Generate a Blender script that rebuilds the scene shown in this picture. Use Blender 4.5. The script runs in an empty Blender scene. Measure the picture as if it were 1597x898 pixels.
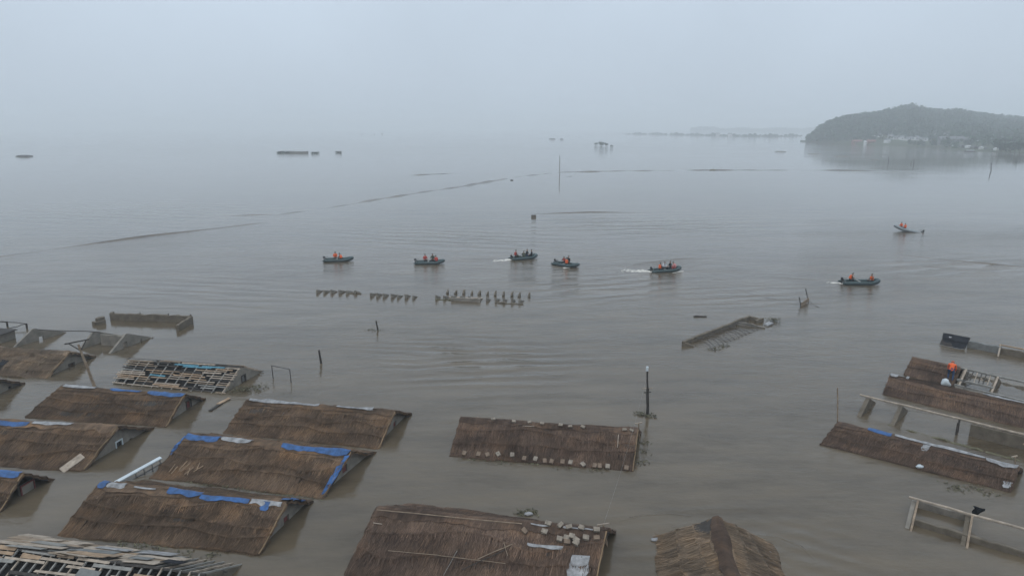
import bpy, bmesh, math, random
import numpy as np
from mathutils import Vector, Matrix

# ------------------------------------------------------------------ camera
random.seed(7)
rng = np.random.default_rng(11)
SC = bpy.context.scene
COL = SC.collection
FPX, HOR, CH = 1065.0, 200.0, 20.0            # focal length and horizon row in photo pixels, drone height in metres
PITCH = math.atan((449 - HOR) / FPX)
cam = bpy.data.cameras.new('camera')
cam.sensor_fit = 'HORIZONTAL'
cam.angle = 2 * math.atan(798.5 / FPX)
cam.clip_start, cam.clip_end = 0.5, 40000
camo = bpy.data.objects.new('camera', cam)
camo.location = (0, 0, CH)
camo.rotation_euler = (math.pi / 2 - PITCH, 0, 0)
COL.objects.link(camo)
SC.camera = camo

# ------------------------------------------------------------------ sky, sun, exposure
SUN_EL, SUN_AZ = math.radians(58), math.radians(205)
W = bpy.data.worlds.new('World')
SC.world = W
W.use_nodes = True
nt = W.node_tree
nt.nodes.clear()
wo = nt.nodes.new('ShaderNodeOutputWorld')
bg = nt.nodes.new('ShaderNodeBackground')
sky = nt.nodes.new('ShaderNodeTexSky')
sky.sky_type = 'NISHITA'
sky.sun_disc = False
sky.sun_elevation = SUN_EL
sky.sun_rotation = SUN_AZ
sky.dust_density = 6
mx = nt.nodes.new('ShaderNodeMix')
mx.data_type = 'RGBA'
mx.inputs[0].default_value = 0.93             # cloud cover over the clear sky
mx.inputs[7].default_value = (5.35, 6.25, 7.3, 1)
tc = nt.nodes.new('ShaderNodeTexCoord')
cn = nt.nodes.new('ShaderNodeTexNoise')
cn.inputs['Scale'].default_value = 3.0
cn.inputs['Detail'].default_value = 4
mr = nt.nodes.new('ShaderNodeMapRange')
mr.inputs['From Min'].default_value = 0.3
mr.inputs['From Max'].default_value = 0.7
mr.inputs['To Min'].default_value = 0.95
mr.inputs['To Max'].default_value = 1.05
mm = nt.nodes.new('ShaderNodeMix')
mm.data_type = 'RGBA'
mm.blend_type = 'MULTIPLY'
mm.inputs[0].default_value = 1
nt.links.new(tc.outputs['Generated'], cn.inputs['Vector'])
nt.links.new(cn.outputs['Fac'], mr.inputs['Value'])
nt.links.new(sky.outputs[0], mx.inputs[6])
nt.links.new(mx.outputs[2], mm.inputs[6])
nt.links.new(mr.outputs[0], mm.inputs[7])
# overcast cloud deck: luminance rises evenly from horizon to zenith (standard overcast law, softened)
sx_ = nt.nodes.new('ShaderNodeSeparateXYZ')
zr_ = nt.nodes.new('ShaderNodeMapRange')
zr_.inputs['To Min'].default_value = 1.0
zr_.inputs['To Max'].default_value = 2.0
nt.links.new(tc.outputs['Generated'], sx_.inputs[0])
nt.links.new(sx_.outputs[2], zr_.inputs['Value'])
m2_ = nt.nodes.new('ShaderNodeMix')
m2_.data_type = 'RGBA'
m2_.blend_type = 'MULTIPLY'
m2_.inputs[0].default_value = 1
nt.links.new(mm.outputs[2], m2_.inputs[6])
nt.links.new(zr_.outputs[0], m2_.inputs[7])
nt.links.new(m2_.outputs[2], bg.inputs['Color'])
bg.inputs['Strength'].default_value = 0.10
nt.links.new(bg.outputs[0], wo.inputs['Surface'])

sun = bpy.data.lights.new('sun', 'SUN')
sun.energy = 0.6
sun.angle = math.radians(40)
sun.color = (1.0, 0.97, 0.93)
suno = bpy.data.objects.new('sun', sun)
suno.rotation_euler = (math.pi / 2 - SUN_EL, 0, math.pi - SUN_AZ)
suno.location = (0, 0, 60)
COL.objects.link(suno)

SC.view_settings.view_transform = 'Standard'
SC.view_settings.look = 'None'
SC.view_settings.gamma = 1
SC.view_settings.exposure = 0
SC.view_settings.use_curve_mapping = False
SC.render.engine = 'CYCLES'
SC.cycles.use_denoising = True
SC.cycles.max_bounces = 6
SC.cycles.diffuse_bounces = 2
SC.cycles.glossy_bounces = 3
SC.cycles.volume_bounces = 1
SC.cycles.transparent_max_bounces = 8

# ------------------------------------------------------------------ pixel -> place
CP, SP = math.cos(PITCH), math.sin(PITCH)
def ray(u, v):
    x, y = (u - 798.5) / FPX, -(v - 449) / FPX
    return np.array([x, CP + y * SP, -SP + y * CP])
EYE = np.array([0, 0, CH])
def P(u, v, z=0.0):
    d = ray(u, v)
    return EYE + d * ((z - CH) / d[2])
def on_plane(u, v, p0, n):
    d = ray(u, v)
    return EYE + d * (np.dot(np.asarray(p0) - EYE, n) / np.dot(d, n))
def unit(v):
    v = np.asarray(v, float)
    return v / np.linalg.norm(v)

# ------------------------------------------------------------------ object helpers
ORG = {}
def tag(o, label=None, cat=None, group=None, kind=None):
    if label: o['label'] = label
    if cat: o['category'] = cat
    if group: o['group'] = group
    if kind: o['kind'] = kind
    return o
def empty(name, loc, label, cat, group=None):
    o = bpy.data.objects.new(name, None)
    o.empty_display_size = 0.3
    COL.objects.link(o)
    o.location = loc
    ORG[o] = np.array(loc, float)
    return tag(o, label, cat, group)
def mesh(name, V, F, mats, mi=None, smooth=False, uv=None, tone=None):
    m = bpy.data.meshes.new(name)
    m.from_pydata([tuple(map(float, v)) for v in V], [], [tuple(f) for f in F])
    for x in (mats if isinstance(mats, (list, tuple)) else [mats]):
        m.materials.append(x)
    if mi is not None:
        m.polygons.foreach_set('material_index', list(mi))
    if smooth:
        m.polygons.foreach_set('use_smooth', [True] * len(m.polygons))
    if uv is not None:
        l = m.uv_layers.new(name='UVMap')
        idx = np.empty(len(m.loops), dtype=np.int32)
        m.loops.foreach_get('vertex_index', idx)
        l.data.foreach_set('uv', np.asarray(uv, np.float32)[idx].ravel())
    if tone is not None:
        at = m.attributes.new('tone', 'FLOAT', 'POINT')
        at.data.foreach_set('value', np.asarray(tone, np.float32))
    m.update()
    return m
def obj(name, V, F, mats, parent=None, **kw):
    """world-space vertices -> one mesh object, placed at its thing's origin"""
    V = np.asarray(V, float)
    org = ORG[parent] if parent is not None else np.array([*V.mean(0)[:2], V[:, 2].min()])
    o = bpy.data.objects.new(name, mesh(name, V - org, F, mats, **kw))
    COL.objects.link(o)
    if parent is not None:
        o.parent = parent
    else:
        o.location = org
    ORG[o] = org
    return o
BOXF = [(0, 3, 2, 1), (4, 5, 6, 7), (0, 1, 5, 4), (1, 2, 6, 5), (2, 3, 7, 6), (3, 0, 4, 7)]
def frame_of(p0, p1, up=(0, 0, 1)):
    x = unit(np.asarray(p1) - np.asarray(p0))
    up = np.asarray(up, float)
    if abs(np.dot(x, up)) > 0.98:
        up = np.array([0, 1, 0.])
    y = unit(np.cross(up, x))
    return x, y, np.cross(x, y)
def beam_vf(p0, p1, w, h, up=(0, 0, 1), jit=0.0):
    x, y, z = frame_of(p0, p1, up)
    V = []
    for p in (p0, p1):
        for a, b in ((-1, -1), (1, -1), (1, 1), (-1, 1)):
            V.append(np.asarray(p) + y * a * w / 2 + z * b * h / 2 + (rng.normal(0, jit, 3) if jit else 0))
    return V, [(0, 1, 2, 3), (7, 6, 5, 4), (0, 4, 5, 1), (1, 5, 6, 2), (2, 6, 7, 3), (3, 7, 4, 0)]
def tube_vf(pts, rad, n=7):
    pts = [np.asarray(p, float) for p in pts]
    rad = rad if isinstance(rad, (list, tuple)) else [rad] * len(pts)
    V, F = [], []
    for i, p in enumerate(pts):
        a, b = pts[max(i - 1, 0)], pts[min(i + 1, len(pts) - 1)]
        x, y, z = frame_of(a, b)
        for k in range(n):
            t = 2 * math.pi * k / n
            V.append(p + (y * math.cos(t) + z * math.sin(t)) * rad[i])
    for i in range(len(pts) - 1):
        for k in range(n):
            F.append((i * n + k, i * n + (k + 1) % n, (i + 1) * n + (k + 1) % n, (i + 1) * n + k))
    F.append(tuple(range(n - 1, -1, -1)))
    F.append(tuple((len(pts) - 1) * n + k for k in range(n)))
    return V, F
def join(parts):
    V, F = [], []
    for v, f in parts:
        k = len(V)
        V += list(v)
        F += [tuple(i + k for i in q) for q in f]
    return V, F
def pole_pts(p0, p1, n=5, j=0.03):
    p0, p1 = np.asarray(p0, float), np.asarray(p1, float)
    return [p0 + (p1 - p0) * k / (n - 1) + (rng.normal(0, j, 3) if 0 < k < n - 1 else 0) for k in range(n)]
class Wob:
    """smooth random field from a few sines"""
    def __init__(s, scale, n=6, seed=0):
        r = np.random.default_rng(seed)
        s.k = r.normal(0, scale, (n, 2))
        s.p = r.uniform(0, 6.28, n)
    def __call__(s, a, b):
        a, b = np.asarray(a, float), np.asarray(b, float)
        return sum(np.sin(k[0] * a + k[1] * b + p) for k, p in zip(s.k, s.p)) / math.sqrt(len(s.p))
def plate_vf(outer, holes, thick):
    """flat outline with holes in (x, z), thickened along y"""
    bm = bmesh.new()
    es = []
    for loop in [outer] + list(holes):
        vs = [bm.verts.new((x, 0, z)) for x, z in loop]
        es += [bm.edges.new((vs[i], vs[(i + 1) % len(vs)])) for i in range(len(vs))]
    bmesh.ops.triangle_fill(bm, edges=es, use_beauty=True, use_dissolve=False)
    g = bmesh.ops.extrude_face_region(bm, geom=list(bm.faces))
    for e in g['geom']:
        if isinstance(e, bmesh.types.BMVert):
            e.co.y += thick
    bmesh.ops.recalc_face_normals(bm, faces=list(bm.faces))
    bm.verts.index_update()
    V = [np.array(v.co) for v in bm.verts]
    F = [tuple(v.index for v in f.verts) for f in bm.faces]
    bm.free()
    return V, F
def rough_wall_vf(p0, p1, zb, zt0, zt1, th, seed=0, amp=0.05, step=0.35):
    """a weathered mud wall between two ground points with an uneven top"""
    p0, p1 = np.asarray(p0, float)[:2], np.asarray(p1, float)[:2]
    L = np.linalg.norm(p1 - p0)
    n = max(2, int(L / step) + 1)
    d = (p1 - p0) / L
    nn = np.array([-d[1], d[0]])
    r = np.random.default_rng(seed)
    V, F = [], []
    for i in range(n):
        q = p0 + d * L * i / (n - 1)
        zt = zt0 + (zt1 - zt0) * i / (n - 1) + r.normal(0, amp)
        o = r.normal(0, amp * 0.35)
        for s, z in ((-1, zb), (-1, zt - 0.03), (-0.7, zt), (0.7, zt + r.normal(0, 0.012)), (1, zt - 0.03), (1, zb)):
            c = q + nn * (s * th / 2 + o)
            V.append((c[0], c[1], z))
    for i in range(n - 1):
        for k in range(5):
            F.append((i * 6 + k, (i + 1) * 6 + k, (i + 1) * 6 + k + 1, i * 6 + k + 1))
    F.append(tuple(range(6)))
    F.append(tuple((n - 1) * 6 + k for k in range(5, -1, -1)))
    return V, F

# ------------------------------------------------------------------ materials
def new_mat(name, rough=0.9, spec=0.3):
    m = bpy.data.materials.new(name)
    m.use_nodes = True
    b = m.node_tree.nodes['Principled BSDF']
    b.inputs['Roughness'].default_value = rough
    b.inputs['Specular IOR Level'].default_value = spec
    return m, m.node_tree, b
def nn_(t, kind, **kw):
    n = t.nodes.new(kind)
    for k, v in kw.items():
        if k in n.inputs: n.inputs[k].default_value = v
        else: setattr(n, k, v)
    return n
def ramp(t, fac, cols):
    r = t.nodes.new('ShaderNodeValToRGB')
    e = r.color_ramp.elements
    while len(e) < len(cols): e.new(0.5)
    for x, (p, c) in zip(e, cols):
        x.position = p
        x.color = (*c, 1)
    t.links.new(fac, r.inputs['Fac'])
    return r.outputs[0]
def mixc(t, fac, a, b, mode='MIX'):
    n = t.nodes.new('ShaderNodeMix')
    n.data_type = 'RGBA'
    n.blend_type = mode
    for i, x in ((0, fac), (6, a), (7, b)):
        if isinstance(x, (int, float)): n.inputs[i].default_value = x
        elif isinstance(x, tuple): n.inputs[i].default_value = (*x, 1)
        else: t.links.new(x, n.inputs[i])
    return n.outputs[2]
def mapped(t, src, scale, loc=(0, 0, 0)):
    mp = t.nodes.new('ShaderNodeMapping')
    mp.inputs['Scale'].default_value = scale
    mp.inputs['Location'].default_value = loc
    t.links.new(src, mp.inputs['Vector'])
    return mp.outputs[0]
def noise(t, vec, scale, detail=3, rough=0.6):
    n = nn_(t, 'ShaderNodeTexNoise')
    n.inputs['Scale'].default_value = scale
    n.inputs['Detail'].default_value = detail
    n.inputs['Roughness'].default_value = rough
    t.links.new(vec, n.inputs['Vector'])
    return n.outputs['Fac']
def simple(name, col, var=0.25, scale=2.0, rough=0.85, spec=0.3, streak=(1, 1, 1), island=0.0, bump=0.0):
    m, t, b = new_mat(name, rough, spec)
    g = t.nodes.new('ShaderNodeNewGeometry')
    f = noise(t, mapped(t, g.outputs['Position'], streak), scale, 5)
    lo = tuple(c * (1 - var) for c in col)
    hi = tuple(min(1, c * (1 + var)) for c in col)
    c = ramp(t, f, [(0.3, lo), (0.7, hi)])
    if island:
        mr = nn_(t, 'ShaderNodeMapRange')
        t.links.new(g.outputs['Random Per Island'], mr.inputs[0])
        mr.inputs[3].default_value = 1 - island
        mr.inputs[4].default_value = 1 + island
        c = mixc(t, 1.0, c, mr.outputs[0], 'MULTIPLY')
    t.links.new(c, b.inputs['Base Color'])
    if bump:
        bp = nn_(t, 'ShaderNodeBump', Strength=0.6, Distance=bump)
        t.links.new(noise(t, g.outputs['Position'], scale * 6, 4), bp.inputs['Height'])
        t.links.new(bp.outputs[0], b.inputs['Normal'])
    return m
def thatch_mat(name, dark, mid, light, gold=0.5, sc=22, con=0.8):
    m, t, b = new_mat(name, 0.95, 0.12)
    uvn = t.nodes.new('ShaderNodeUVMap')
    uvn.uv_map = 'UVMap'
    uv = uvn.outputs[0]
    streak = noise(t, mapped(t, uv, (sc, 2.0, 1)), 1.0, 4, 0.7)
    blotch = noise(t, mapped(t, uv, (0.45, 0.9, 1)), 1.0, 5, 0.68)
    bund = noise(t, mapped(t, uv, (3.2, 0.5, 1), (4, 9, 0)), 1.0, 2)
    c = ramp(t, streak, [(0.25, dark), (0.55, mid), (0.82, light)])
    warm = ramp(t, blotch, [(0.36, (0.55, 0.55, 0.58)), (0.52, (0.95, 0.93, 0.92)), (0.68, (1.35 + gold * 0.4, 1.2 + gold * 0.22, 1.05))])
    c = mixc(t, con, c, warm, 'MULTIPLY')
    bn = ramp(t, bund, [(0.35, (0.72, 0.72, 0.72)), (0.65, (1.2, 1.18, 1.14))])
    c = mixc(t, 0.9, c, bn, 'MULTIPLY')
    g = t.nodes.new('ShaderNodeNewGeometry')
    at = t.nodes.new('ShaderNodeAttribute')
    at.attribute_name = 'tone'
    c = mixc(t, 1.0, c, at.outputs['Fac'], 'MULTIPLY')
    t.links.new(c, b.inputs['Base Color'])
    bp = nn_(t, 'ShaderNodeBump', Strength=0.8, Distance=0.04)
    t.links.new(streak, bp.inputs['Height'])
    t.links.new(bp.outputs[0], b.inputs['Normal'])
    return m
def straw_mat(name, dark, light):
    m, t, b = new_mat(name, 0.9, 0.15)
    g = t.nodes.new('ShaderNodeNewGeometry')
    big = noise(t, g.outputs['Position'], 0.55, 4)
    c = ramp(t, g.outputs['Random Per Island'], [(0.0, dark), (0.7, tuple((a + b_) / 2 for a, b_ in zip(dark, light))), (1.0, light)])
    c = mixc(t, 1.0, c, ramp(t, big, [(0.35, (0.6, 0.6, 0.6)), (0.7, (1.25, 1.2, 1.15))]), 'MULTIPLY')
    t.links.new(c, b.inputs['Base Color'])
    return m
M = {}
M['thatch_warm'] = thatch_mat('thatch_warm', (0.066, 0.044, 0.030), (0.126, 0.086, 0.057), (0.195, 0.137, 0.088), 0.55, 34)
M['thatch_dark'] = thatch_mat('thatch_dark', (0.058, 0.039, 0.030), (0.108, 0.074, 0.054), (0.165, 0.118, 0.084), 0.3, 34)
M['thatch_tan'] = thatch_mat('thatch_tan', (0.055, 0.04, 0.028), (0.165, 0.122, 0.084), (0.33, 0.25, 0.175), 0.35, 9)
M['straw_warm'] = straw_mat('straw_warm', (0.07, 0.045, 0.028), (0.24, 0.16, 0.095))
M['straw_dark'] = straw_mat('straw_dark', (0.055, 0.036, 0.027), (0.19, 0.13, 0.09))
M['straw_tan'] = straw_mat('straw_tan', (0.09, 0.06, 0.035), (0.42, 0.30, 0.18))
M['mud'] = simple('mud_plaster', (0.19, 0.17, 0.142), 0.28, 1.6, 0.95, 0.15, bump=0.03)
M['mud_brown'] = simple('brown_mud_wall', (0.125, 0.104, 0.078), 0.3, 1.8, 0.95, 0.15, bump=0.04)
M['concrete'] = simple('grey_render', (0.16, 0.16, 0.15), 0.25, 2.5, 0.9, 0.2, bump=0.02)
M['wood'] = simple('weathered_wood', (0.22, 0.165, 0.115), 0.35, 3, 0.85, 0.25, (1, 1, 1), 0.3)
M['wood_pale'] = simple('pale_wood', (0.30, 0.245, 0.19), 0.35, 3, 0.85, 0.25, island=0.2)
M['wood_grey'] = simple('grey_wood', (0.2, 0.19, 0.17), 0.3, 3, 0.85, 0.25, island=0.2)
M['wood_dark'] = simple('dark_wet_wood', (0.042, 0.036, 0.031), 0.35, 3, 0.8, 0.25)
M['wood_tan'] = simple('tan_wood', (0.28, 0.195, 0.125), 0.3, 3, 0.85, 0.25, island=0.2)
M['shade_black'] = simple('interior_shade_black', (0.014, 0.013, 0.012), 0.3, 4, 0.95, 0.1)  # interior shade as a black colour, seen through the slat gaps
M['teal'] = simple('faded_teal_paint', (0.07, 0.19, 0.24), 0.35, 4, 0.7, 0.3)
M['blue_tarp'] = simple('blue_tarpaulin', (0.019, 0.072, 0.19), 0.5, 3.0, 0.5, 0.4, bump=0.03)
M['white_tarp'] = simple('dirty_white_plastic', (0.235, 0.23, 0.225), 0.5, 3, 0.55, 0.4, bump=0.03)
M['black_tarp'] = simple('black_tarpaulin', (0.012, 0.013, 0.016), 0.4, 3, 0.75, 0.15, bump=0.03)
M['white'] = simple('white_paint', (0.46, 0.50, 0.51), 0.2, 3, 0.6, 0.4)
M['red_door'] = simple('dark_red_paint', (0.13, 0.035, 0.03), 0.4, 5, 0.7, 0.3)
M['black'] = simple('black_rubber', (0.018, 0.018, 0.02), 0.3, 5, 0.6, 0.4)
M['glass'] = simple('dark_glass', (0.02, 0.022, 0.025), 0.2, 5, 0.15, 0.5)
M['iron'] = simple('rusty_iron', (0.05, 0.045, 0.042), 0.3, 8, 0.7, 0.4)
M['brick'] = simple('pale_mud_brick', (0.225, 0.19, 0.15), 0.35, 5, 0.95, 0.15, bump=0.01)
M['brick_dark'] = simple('wet_mud_brick', (0.17, 0.125, 0.09), 0.25, 5, 0.95, 0.15, bump=0.01)
M['weed'] = simple('floating_weed', (0.095, 0.086, 0.052), 0.4, 4, 0.9, 0.2, island=0.4)
M['hull'] = simple('dark_green_rubber', (0.022, 0.045, 0.045), 0.25, 3, 0.5, 0.4)
M['hull_pale'] = simple('grey_rubber', (0.19, 0.21, 0.215), 0.2, 3, 0.5, 0.4)
M['hull_floor'] = simple('grey_boat_floor', (0.11, 0.125, 0.12), 0.25, 4, 0.6, 0.3)
M['skin'] = simple('skin', (0.30, 0.17, 0.115), 0.1, 8, 0.6, 0.3)
M['hair'] = simple('black_hair', (0.012, 0.011, 0.01), 0.2, 20, 0.6, 0.3)
for k, c in dict(orange=(0.62, 0.105, 0.03), red=(0.36, 0.05, 0.04), olive=(0.05, 0.055, 0.035), blackcloth=(0.014, 0.015, 0.018),
                 whitecloth=(0.55, 0.56, 0.58), navy=(0.03, 0.055, 0.11), pink=(0.5, 0.2, 0.19), brown=(0.08, 0.05, 0.04)).items():
    M[k] = simple('cloth_' + k, c, 0.15, 12, 0.9, 0.2)
M['foam'] = simple('muddy_foam', (0.55, 0.52, 0.46), 0.2, 3, 0.6, 0.4)
M['ground'] = simple('hill_soil', (0.05, 0.058, 0.03), 0.4, 0.02, 0.95, 0.1)
M['leaf'] = simple('foliage', (0.03, 0.052, 0.028), 0.45, 0.05, 0.85, 0.2, island=0.5)
M['bark'] = simple('bark', (0.09, 0.07, 0.05), 0.3, 4, 0.95, 0.1)
M['house_wall'] = simple('white_house_wall', (0.62, 0.62, 0.60), 0.1, 0.4, 0.85, 0.2)
M['house_roof'] = simple('grey_tile_roof', (0.16, 0.16, 0.165), 0.25, 0.5, 0.85, 0.2)
M['house_roof_red'] = simple('red_tile_roof', (0.21, 0.085, 0.065), 0.25, 0.5, 0.85, 0.2)

def water_mat():
    m, t, b = new_mat('flood_water', 0.05, 0.5)
    b.inputs['IOR'].default_value = 1.33
    g = t.nodes.new('ShaderNodeNewGeometry')
    pos = g.outputs['Position']
    silt = noise(t, mapped(t, pos, (0.02, 0.035, 1)), 1.0, 5, 0.6)
    mud_chop = noise(t, mapped(t, pos, (0.11, 0.34, 1), (5, 3, 0)), 1.0, 6, 0.7)      # mud streaks; light and dark of chop also put into this colour
    c = ramp(t, silt, [(0.32, (0.076, 0.058, 0.037)), (0.68, (0.108, 0.084, 0.056))])
    c = mixc(t, 1.0, c, ramp(t, mud_chop, [(0.33, (0.68, 0.66, 0.62)), (0.5, (1, 1, 1)), (0.68, (1.22, 1.2, 1.16))]), 'MULTIPLY')
    t.links.new(c, b.inputs['Base Color'])
    def math_(op, a, c=None):
        n = t.nodes.new('ShaderNodeMath')
        n.operation = op
        for i, x in enumerate((a, c)):
            if x is None: continue
            if isinstance(x, (int, float)): n.inputs[i].default_value = x
            else: t.links.new(x, n.inputs[i])
        return n.outputs[0]
    # wind chop in three sizes, its strength varying in long streaks of current
    calm = nn_(t, 'ShaderNodeMapRange')
    t.links.new(noise(t, mapped(t, pos, (0.012, 0.035, 1), (3, 1, 0)), 1.0, 4, 0.6), calm.inputs[0])
    calm.inputs[1].default_value, calm.inputs[2].default_value = 0.35, 0.68
    calm.inputs[3].default_value, calm.inputs[4].default_value = 0.25, 1.35
    sep = t.nodes.new('ShaderNodeSeparateXYZ')
    t.links.new(pos, sep.inputs[0])
    far = nn_(t, 'ShaderNodeMapRange')            # the sheltered water among the roofs is calmer
    t.links.new(sep.outputs[1], far.inputs[0])
    far.inputs[1].default_value, far.inputs[2].default_value = 45, 95
    far.inputs[3].default_value, far.inputs[4].default_value = 0.45, 1.0
    fld = nn_(t, 'ShaderNodeMapRange')            # and so is the broad slow flood far beyond the boats
    t.links.new(sep.outputs[1], fld.inputs[0])
    fld.inputs[1].default_value, fld.inputs[2].default_value = 80, 190
    fld.inputs[3].default_value, fld.inputs[4].default_value = 1.0, 0.08
    opn = nn_(t, 'ShaderNodeMapRange')            # open wind-ruffled water towards the hill and the islands
    t.links.new(sep.outputs[1], opn.inputs[0])
    opn.inputs[1].default_value, opn.inputs[2].default_value = 420, 700
    opn.inputs[3].default_value, opn.inputs[4].default_value = 0.0, 0.8
    chop = math_('MULTIPLY', math_('MULTIPLY', calm.outputs[0], far.outputs[0]), math_('ADD', fld.outputs[0], opn.outputs[0]))
    n1 = noise(t, mapped(t, pos, (0.5, 0.95, 1)), 1.0, 5, 0.66)
    n2 = noise(t, mapped(t, pos, (0.10, 0.24, 1), (7, 2, 0)), 1.0, 3, 0.5)
    h = math_('MULTIPLY', math_('ADD', math_('MULTIPLY', n1, 0.135), math_('MULTIPLY', n2, 0.17)), chop)
    # trains of ripples: centre, crest heading, wavelength, reach along / across, height
    def train(cx, cy, ang, wl, ra, rc, amp):
        ca, sa = math.cos(ang), math.sin(ang)
        dx, dy = math_('SUBTRACT', sep.outputs[0], cx), math_('SUBTRACT', sep.outputs[1], cy)
        a = math_('ADD', math_('MULTIPLY', dx, ca), math_('MULTIPLY', dy, sa))       # along travel
        c = math_('SUBTRACT', math_('MULTIPLY', dy, ca), math_('MULTIPLY', dx, sa))
        wig = math_('MULTIPLY', n2, 1.9 * wl)
        s = math_('SINE', math_('MULTIPLY', math_('ADD', a, wig), 2 * math.pi / wl))
        e = math_('ADD', math_('POWER', math_('ABSOLUTE', math_('MULTIPLY', a, 1 / ra)), 2.0), math_('POWER', math_('ABSOLUTE', math_('MULTIPLY', c, 1 / rc)), 2.0))
        return math_('MULTIPLY', math_('MULTIPLY', s, math_('EXPONENT', math_('MULTIPLY', e, -1.0))), math_('MULTIPLY', n1, amp * 1.7))
    T = []
    for u, v, ang, wl, ra, rc, amp in ((770, 568, 95, 1.9, 6, 6.5, 0.06), (690, 548, 80, 1.6, 4, 5, 0.035),
                                       (1000, 352, 98, 5.5, 13, 22, 0.10), (700, 372, 75, 4.2, 12, 18, 0.08),
                                       (1480, 415, 105, 3.5, 6, 12, 0.07), (940, 445, 110, 3.0, 7, 11, 0.06),
                                       (1170, 462, 100, 2.4, 5, 9, 0.05), (300, 455, 78, 2.6, 9, 16, 0.025),
                                       (1130, 845, 95, 1.3, 3, 5, 0.03), (1250, 860, 60, 1.2, 2.5, 3, 0.025),
                                       (180, 330, 74, 5.0, 22, 34, 0.04)):
        p = P(u, v)
        T.append(train(p[0], p[1], math.radians(ang), wl, ra, rc, amp))
    for x in T:
        h = math_('ADD', h, x)
    bp = nn_(t, 'ShaderNodeBump', Strength=1.0, Distance=1.0)
    t.links.new(h, bp.inputs['Height'])
    t.links.new(bp.outputs[0], b.inputs['Normal'])
    return m
M['water'] = water_mat()

# ------------------------------------------------------------------ water sheet
EXT = 7000
o = obj('water', [(-EXT, -300, 0), (EXT, -300, 0), (EXT, EXT, 0), (-EXT, EXT, 0)], [(0, 1, 2, 3)], M['water'])
tag(o, kind='structure')
tag(obj('river_bed', [(-EXT, -300, -0.9), (EXT, -300, -0.9), (EXT, EXT, -0.9), (-EXT, EXT, -0.9)], [(0, 1, 2, 3)], M['mud']), kind='structure')
def crest(pix, wid, hgt, seed):
    """a long low standing wave over a drowned dike"""
    w = Wob(0.4, 5, seed)
    pts = [P(u, v) for u, v in pix]
    dense = []
    for a, b in zip(pts[:-1], pts[1:]):
        n = max(2, int(np.linalg.norm(b - a) / 1.2))
        dense += [a + (b - a) * k / n for k in range(n)]
    dense.append(pts[-1])
    V, F = [], []
    prof = [(-1, 0), (-0.6, 0.25), (-0.2, 0.8), (0, 1), (0.2, 0.85), (0.55, 0.3), (1, 0)]
    for i, p in enumerate(dense):
        a, b = dense[max(i - 1, 0)], dense[min(i + 1, len(dense) - 1)]
        d = unit(b - a)
        nrm = np.array([-d[1], d[0], 0])
        k = min(1, i / 6, (len(dense) - 1 - i) / 6)
        hh = hgt * k * (0.55 + 0.45 * float(w(i * 0.7, 1)))
        off = 0.35 * float(w(i * 0.3, 9))
        for x, z in prof:
            q = p + nrm * (x * wid * 0.72 + off)
            V.append((q[0], q[1], 0.004 + 1.35 * max(0.0, hh) * z if abs(x) < 1 else -0.02))
    for i in range(len(dense) - 1):
        for k in range(6):
            F.append((i * 7 + k, i * 7 + k + 1, (i + 1) * 7 + k + 1, (i + 1) * 7 + k))
    tag(obj('wave_crest', V, F, M['water'], smooth=True), kind='structure')
crest([(-60, 408), (120, 383), (240, 367), (330, 357), (420, 346)], 1.3, 0.28, 1)
crest([(400, 340), (520, 323), (640, 303), (720, 291), (800, 277)], 1.6, 0.34, 2)
crest([(800, 277), (873, 269), (960, 267), (1110, 265.5), (1300, 266), (1480, 268)], 1.8, 0.30, 3)
crest([(300, 339), (400, 335), (440, 334)], 1.2, 0.2, 4)
crest([(820, 334), (920, 331), (1010, 332), (1060, 331)], 0.9, 0.16, 5)
crest([(630, 274), (700, 271), (720, 270)], 1.5, 0.2, 6)
crest([(1390, 395), (1450, 402), (1597, 416), (1660, 424)], 0.6, 0.12, 8)
crest([(960, 424), (990, 412), (1060, 404), (1130, 402)], 0.5, 0.08, 9)
crest([(1160, 455), (1215, 468), (1246, 477)], 0.35, 0.08, 10)
crest([(975, 822), (1010, 814), (1050, 812), (1080, 815)], 0.16, 0.05, 11)
crest([(1180, 832), (1215, 836), (1250, 850), (1275, 872)], 0.16, 0.05, 12)

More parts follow.
